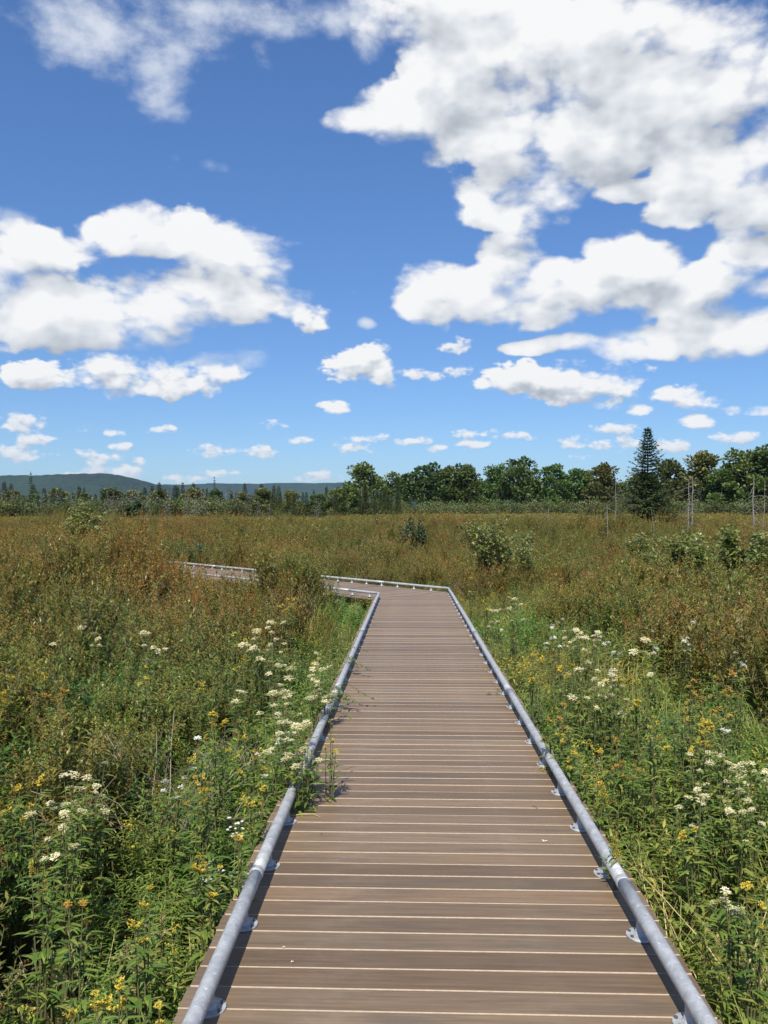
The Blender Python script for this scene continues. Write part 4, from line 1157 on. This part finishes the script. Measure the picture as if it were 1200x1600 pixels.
def build_flowers():
    GL, GR = 'flowering plants left of the walk', 'flowering plants right of the walk'
    L = [
     (130,966,'cream',.14,5,'cream flower tuft upper left, second from the left edge of the view'), (150,978,'cream',.08,2,'pair of cream heads touching the right of the upper left cream tuft'),
     (90,987,'cream',.06,1,'single small cream head low beside the upper left cream tuft'), (243,990,'cream',.13,5,'string of cream heads hanging down among rusty shrubs'),
     (415,982,'cream',.24,12,'biggest cream white clump left of the walk, high above dark leaves'), (432,996,'cream',.10,3,'small cream heads spilling below the biggest left hand clump'),
     (440,1052,'cream',.12,4,'cream heads just below and right of the biggest left clump'), (376,1052,'cream',.07,2,'two cream heads standing apart, left of the long cream drift'),
     (490,1026,'cream',.13,5,'cream flat heads near the left rail, topmost of those close to it'), (506,1048,'cream',.10,4,'pale yellowish cream heads leaning towards the left rail'),
     (487,1058,'cream',.09,3,'two tier cream head just left of the rail'), (432,1082,'cream',.15,6,'upper end of the long cream drift beside the left rail'),
     (452,1098,'cream',.13,5,'second bunch from the top of the long cream drift'), (446,1132,'cream',.13,6,'middle bunch of the long cream drift, densest and whitest'),
     (468,1148,'cream',.12,6,'lower bunch of the long cream drift, close to the rail'), (477,1172,'cream',.09,4,'last cream heads of the drift, touching the left rail'),
     (420,1170,'white',.12,4,'loose white heads left of the foot of the cream drift'), (312,1155,'white',.07,2,'faint whitish heads in brown shrubs at left'),
     (122,1203,'cream',.16,7,'tall cream cluster with stacked heads in the left foreground'), (148,1222,'cream',.07,3,'small cream heads right of the stacked cream cluster'),
     (115,1240,'cream',.08,2,'lone cream head below the stacked cream cluster'), (72,1277,'cream',.10,3,'cream heads at the left, above broad leaves'),
     (108,1276,'cream',.09,4,'three greenish cream heads in a row in the left foreground'), (82,1330,'cream',.05,1,'lowest cream head in the left foreground'),
     (268,1195,'white',.10,3,'dull white heads above the amber ones in the left foreground'), (355,1302,'star',.10,3,'small white star asters near the left rail'),
     (18,1056,'yellow',.10,4,'yellow plumes at the left border of the view'), (62,1033,'yellow',.07,3,'yellow plume behind the one at the left border'),
     (90,1072,'amber',.10,4,'faded amber heads left, below a tall brown stem'), (228,1045,'yellow',.08,3,'single yellow plume among olive stems at left'),
     (365,1000,'yellow',.12,4,'bright yellow spray left of the biggest cream clump'), (455,938,'yellow',.14,4,'far yellow spray in front of the hidden leg of the walk'),
     (308,1040,'yellow',.08,2,'small yellow dots beside green leaves, left of the cream drift'), (300,1222,'amber',.10,4,'amber heads with white centres in the left foreground'),
     (330,1228,'yellow',.09,3,'yellow heads right of the amber ones in the left foreground'), (402,1243,'yellow',.08,3,'yellow plumes hanging close to the left rail'),
     (512,1135,'yellow',.06,2,'yellow tip leaning over the left rail'), (474,1198,'amber',.05,2,'amber tip touching the left rail below the cream drift'),
     (320,1325,'yellow',.09,4,'yellow dots on dark foliage near the small white asters'), (372,1318,'yellow',.04,1,'single yellow head just right of the white asters'),
     (222,1408,'yellow',.04,2,'bright yellow knob alone in dark left foreground'), (62,1350,'wand',.05,2,'tall narrow yellow spire in the left foreground'),
     (24,1225,'yellow',.16,7,'broad yellowish spray at the left border of the foreground'), (155,1555,'yellow',.09,4,'yellow tufts near the bottom left of the view'),
     (180,1548,'yellow',.05,2,'small yellow tuft right of the bottom left tufts'), (272,1558,'yellow',.06,2,'yellow tuft close to the bottom of the left rail'),
     (112,1418,'amber',.06,2,'rusty amber head in the dark left foreground'), (340,1120,'yellow',.10,4,'yellow green spray in front of brown shrubs at left'),
     (395,1155,'yellow',.09,4,'yellow plume beside the loose white heads'),
    ]
    Rr = [
     (800,938,'cream',.22,6,'scattered far cream heads beside the bend of the walk, right side'), (778,952,'cream',.12,4,'lower far cream heads nearest the right rail'),
     (872,970,'white',.14,5,'flat row of white heads left of the big cream dome'), (905,983,'cream',.22,12,'big cream dome of flowers right of the walk, upper of two'),
     (920,1004,'cream',.10,4,'cream heads hanging below the upper cream dome'), (958,1010,'white',.10,4,'white speckled heads right of the upper cream dome'),
     (932,1052,'cream',.24,13,'wide cream dome of flowers right of the walk, lower of two'), (960,1068,'cream',.10,4,'yellowish heads right of the lower cream dome'),
     (1006,1006,'cream',.10,3,'cream and yellow heads between the domes and the rusty shrubs'), (1076,974,'white',.09,4,'white heads on a thin stem amid rusty shrubs'),
     (1158,957,'white',.11,5,'bright white bunch near the right border, highest on that side'), (1160,1010,'white',.07,2,'two small white heads below the bright bunch at the right border'),
     (1022,983,'white',.06,2,'faint white heads under grey bare twigs'),
     (1138,1162,'cream',.20,9,'upright cream mass at right, upper end of the pale drift'), (1168,1192,'cream',.16,7,'cream heads right of the upright cream mass'),
     (1115,1196,'cream',.20,9,'wide pale heads along the lower side of the cream drift at right'), (1150,1238,'cream',.22,9,'pale yellowish heads, lowest of the cream drift at right'),
     (1088,1248,'cream',.10,3,'small greenish white head below the cream drift'), (1160,1376,'cream',.12,4,'flat cream head at the right border above dry grass'),
     (1133,1140,'white',.06,2,'tiny white heads above the upright cream mass'),
     (720,873,'yellow',.20,5,'far pale yellow sprays just behind the bend of the rail'), (735,905,'yellow',.14,4,'far yellow spray right beside the corner of the rail'),
     (760,925,'yellow',.12,4,'yellow dots among green leaves past the corner of the rail'),
     (1135,1048,'amber',.16,6,'orange heads in a flat row near the right border'), (1076,1068,'amber',.09,4,'deep orange heads left of the flat orange row'),
     (1105,1085,'amber',.16,7,'wide bunch of orange heads, centre of the orange patch'), (1098,1112,'yellow',.13,6,'bright yellow orange heads under the centre of the orange patch'),
     (1108,1138,'yellow',.08,4,'vivid yellow pair at the bottom of the orange patch'), (1062,1108,'amber',.08,3,'dull orange head left of the vivid yellow pair'),
     (1150,1068,'amber',.06,2,'small orange heads right of the wide orange bunch'), (960,1045,'yellow',.08,3,'yellow plume above the lower cream dome'),
     (995,1062,'yellow',.05,2,'single yellow tuft right of the lower cream dome'), (880,1018,'yellow',.09,3,'yellow spray left of the lower cream dome'),
     (870,1098,'amber',.13,5,'amber spray low beside the right rail, halfway along'), (835,1016,'yellow',.14,4,'faint yellow heads near the right rail, under the upper dome'),
     (880,1150,'yellow',.09,4,'yellow spray on a dark stalk near the right rail'), (920,1185,'amber',.08,3,'amber heads just above bright green leaves near the right rail'),
     (955,1165,'yellow',.12,4,'loose yellow heads in the middle of the right bank'), (985,1170,'amber',.10,4,'brownish amber heads beside dry grass on the right bank'),
     (1020,1125,'yellow',.10,4,'pale yellow heads left of the orange patch'), (1085,1180,'yellow',.07,2,'yellow head at the near end of the cream drift'),
     (965,1302,'wand',.04,2,'short yellow spike close to the right rail'), (1082,1270,'yellow',.07,2,'yellow head in green leaves under the small greenish white head'),
     (1178,1402,'yellow',.05,2,'yellow tuft at the right border beside the flat cream head'), (942,1222,'wand',.05,2,'thin yellow spike rising from green leaves on the right bank'),
    ]
    random.seed(31)
    for px, py, k, s, n, lab in L: flower(px, py, k, s, n, lab, GL)
    for px, py, k, s, n, lab in Rr: flower(px, py, k, s, n, lab, GR)
    # tall dry grass stalks with pale seed heads
    for px, py, lab in ((192,1462,'pale bent grass seed head low in the left foreground'), (214,1482,'upright pale grass seed head right of the bent one'), (250,1432,'tall thin pale grass stalk near the left rail'),
                        (163,1575,'pale grass seed head near the bottom left'), (28,1488,'short pale grass head at the lower left border'), (1112,1272,'tall straw stalk on the right bank')):
        flower(px, py, 'straw', .02, 1, lab, 'pale grass stalks', .62, 'grass')
    # plants that lean over the left rail onto the boards
    def sprig(x, y, az, n, label, seed, L_=.42, z0=.12):
        random.seed(seed); o = thing('leaning_sprig', (x, y, deck_z(y) - .3), label, 'plant'); st = MB(); lf = MB()
        for i in range(n):
            a = az + rv(-.6, .6); ln = L_ * rv(.6, 1.1); h = .3 + z0 + rv(0, .12)
            pts = [Vector((rv(-.05, .05), rv(-.1, .1), 0)), Vector((rv(-.05, .05), rv(-.05, .05), h)), Vector((math.cos(a) * ln * .5, math.sin(a) * ln * .5, h + .08)), Vector((math.cos(a) * ln, math.sin(a) * ln, h - rv(.0, .10)))]
            st.tube(pts, (.004, .003, .002, .0012), 4, cap=False)
            for k in range(18):
                q, d = along(pts, rv(.4, .99)); l = rv(.03, .06); lf.leaf(q, dirv(rv(0, 6.28), rv(-.3, .5)), UP, l, l * .4, 0, .3, n=2)
        st.build('stems', M['stem'], o); lf.build('foliage', M['green'], o)
    sprig(-.86, 9.3, .05, 5, 'leafy sprig leaning over the left rail, farther of two', 41)
    sprig(-.86, 7.6, -.25, 6, 'leafy sprig drooping over the left rail onto boards, nearer of two', 42, .5, .06)
    sprig(-.86, 5.4, -.1, 3, 'small sprig casting a shadow past the left rail below cream flowers', 43, .26)
    # bare twigs
    for px, py, lab, seed in ((1040, 945, 'bare grey twig bush among rusty shrubs on the right', 51), (248, 1150, 'tangle of bare brown twigs in the left meadow', 52)):
        random.seed(seed); p, d = meet_ground(px, py, 1.0); p.z = gz(p.x, p.y)
        o = thing('bare_bush', p, lab, 'bush'); mb = MB()
        for _ in range(26):
            pts = stem_line(Vector((rv(-.15, .15), rv(-.15, .15), 0)), rv(0, 6.28), rv(.5, 1.2), 1.0 * rv(.7, 1.15), 4, .05); mb.tube(pts, np.linspace(.006, .002, 5), 3, cap=False)
            for _s in range(4):
                q, dd = along(pts, rv(.4, .95)); mb.tube(stem_line(q, rv(0, 6.28), .9, rv(.1, .25), 2, .05), (.003, .002, .001), 3, cap=False)
        mb.build('twigs', M['twig'], o)
    # small litter on the boards
    def deck_pt(px, py):
        v = ray(px, py); d = EYE / (-(v.z) - SLOPE * v.y) ; return Vector((v.x * d, v.y * d, deck_z(v.y * d)))
    p = deck_pt(475, 1277); mb = MB()
    mb.tube([Vector((-.09, -.012, .004)), Vector((-.03, .008, .010)), Vector((.05, .012, .012)), Vector((.10, -.016, .004))], (.002, .003, .0028, .001), 5)
    tag(mb.build('dry_grass_blade', M['straw'], None, p), 'curled straw coloured grass blade lying on the boards by the left rail', 'grass')
    p = deck_pt(851, 1317); mb = MB()
    for a in (0.2, 2.2, 4.1): mb.leaf(Vector((0, 0, .004)), dirv(a, .35), UP, .020, .011, 0, .1)
    tag(mb.build('fallen_petal', M['cream'], None, p), 'tiny white petal lying on the boards towards the right rail', 'petal')
    p = deck_pt(836, 1263); mb = MB(); mb.tube([Vector((-.012, .02, .003)), Vector((.004, 0, .009)), Vector((.014, -.02, .003))], (.0014, .0018, .001), 5)
    tag(mb.build('fallen_twig', M['bark'], None, p), 'small dark twig lying on the boards in front of the white petal', 'twig')
    p = deck_pt(764, 1086); mb = MB()
    for a in (0.3, 1.4, 2.6, 4.0, 5.2): mb.leaf(Vector((0, 0, .004)), dirv(a, .5), UP, .05, .016, 0, .2)
    tag(mb.build('fallen_sprig', M['green'], None, p), 'small green sprig lying on the boards near the right rail', 'leaf')
    random.seed(61)
    for px, py, lab in ((443, 1483, 'pale speck of litter on the near boards left of centre'), (456, 1506, 'second pale speck of litter, nearest the camera'), (502, 1305, 'dark crumb of litter beside the curled grass blade')):
        p = deck_pt(px, py); mb = MB()
        for a in (0, 2, 4): mb.leaf(Vector((0, 0, .003)), dirv(a, .3), UP, .008, .006, 0, .1)
        tag(mb.build('litter_speck', M['cream'] if 'pale' in lab else M['bark'], None, p), lab, 'litter')
build_flowers()

# ------------------------------------------------------------------ the air between here and the hills
def build_haze():
    m, N = mat('haze_air')
    v = N.new('ShaderNodeVolumePrincipled', ins={'Density': 4.4e-5, 'Anisotropy': 0.2}); v.inputs['Color'].default_value = (.46, .69, 1.0, 1)
    o = N.new('ShaderNodeOutputMaterial'); N.l.new(v.outputs[0], o.inputs['Volume'])
    mb = MB(); mb.box(-9500, 9500, -9500, 9500, -9, 330); tag(mb.build('haze', m), kind='stuff')
build_haze()
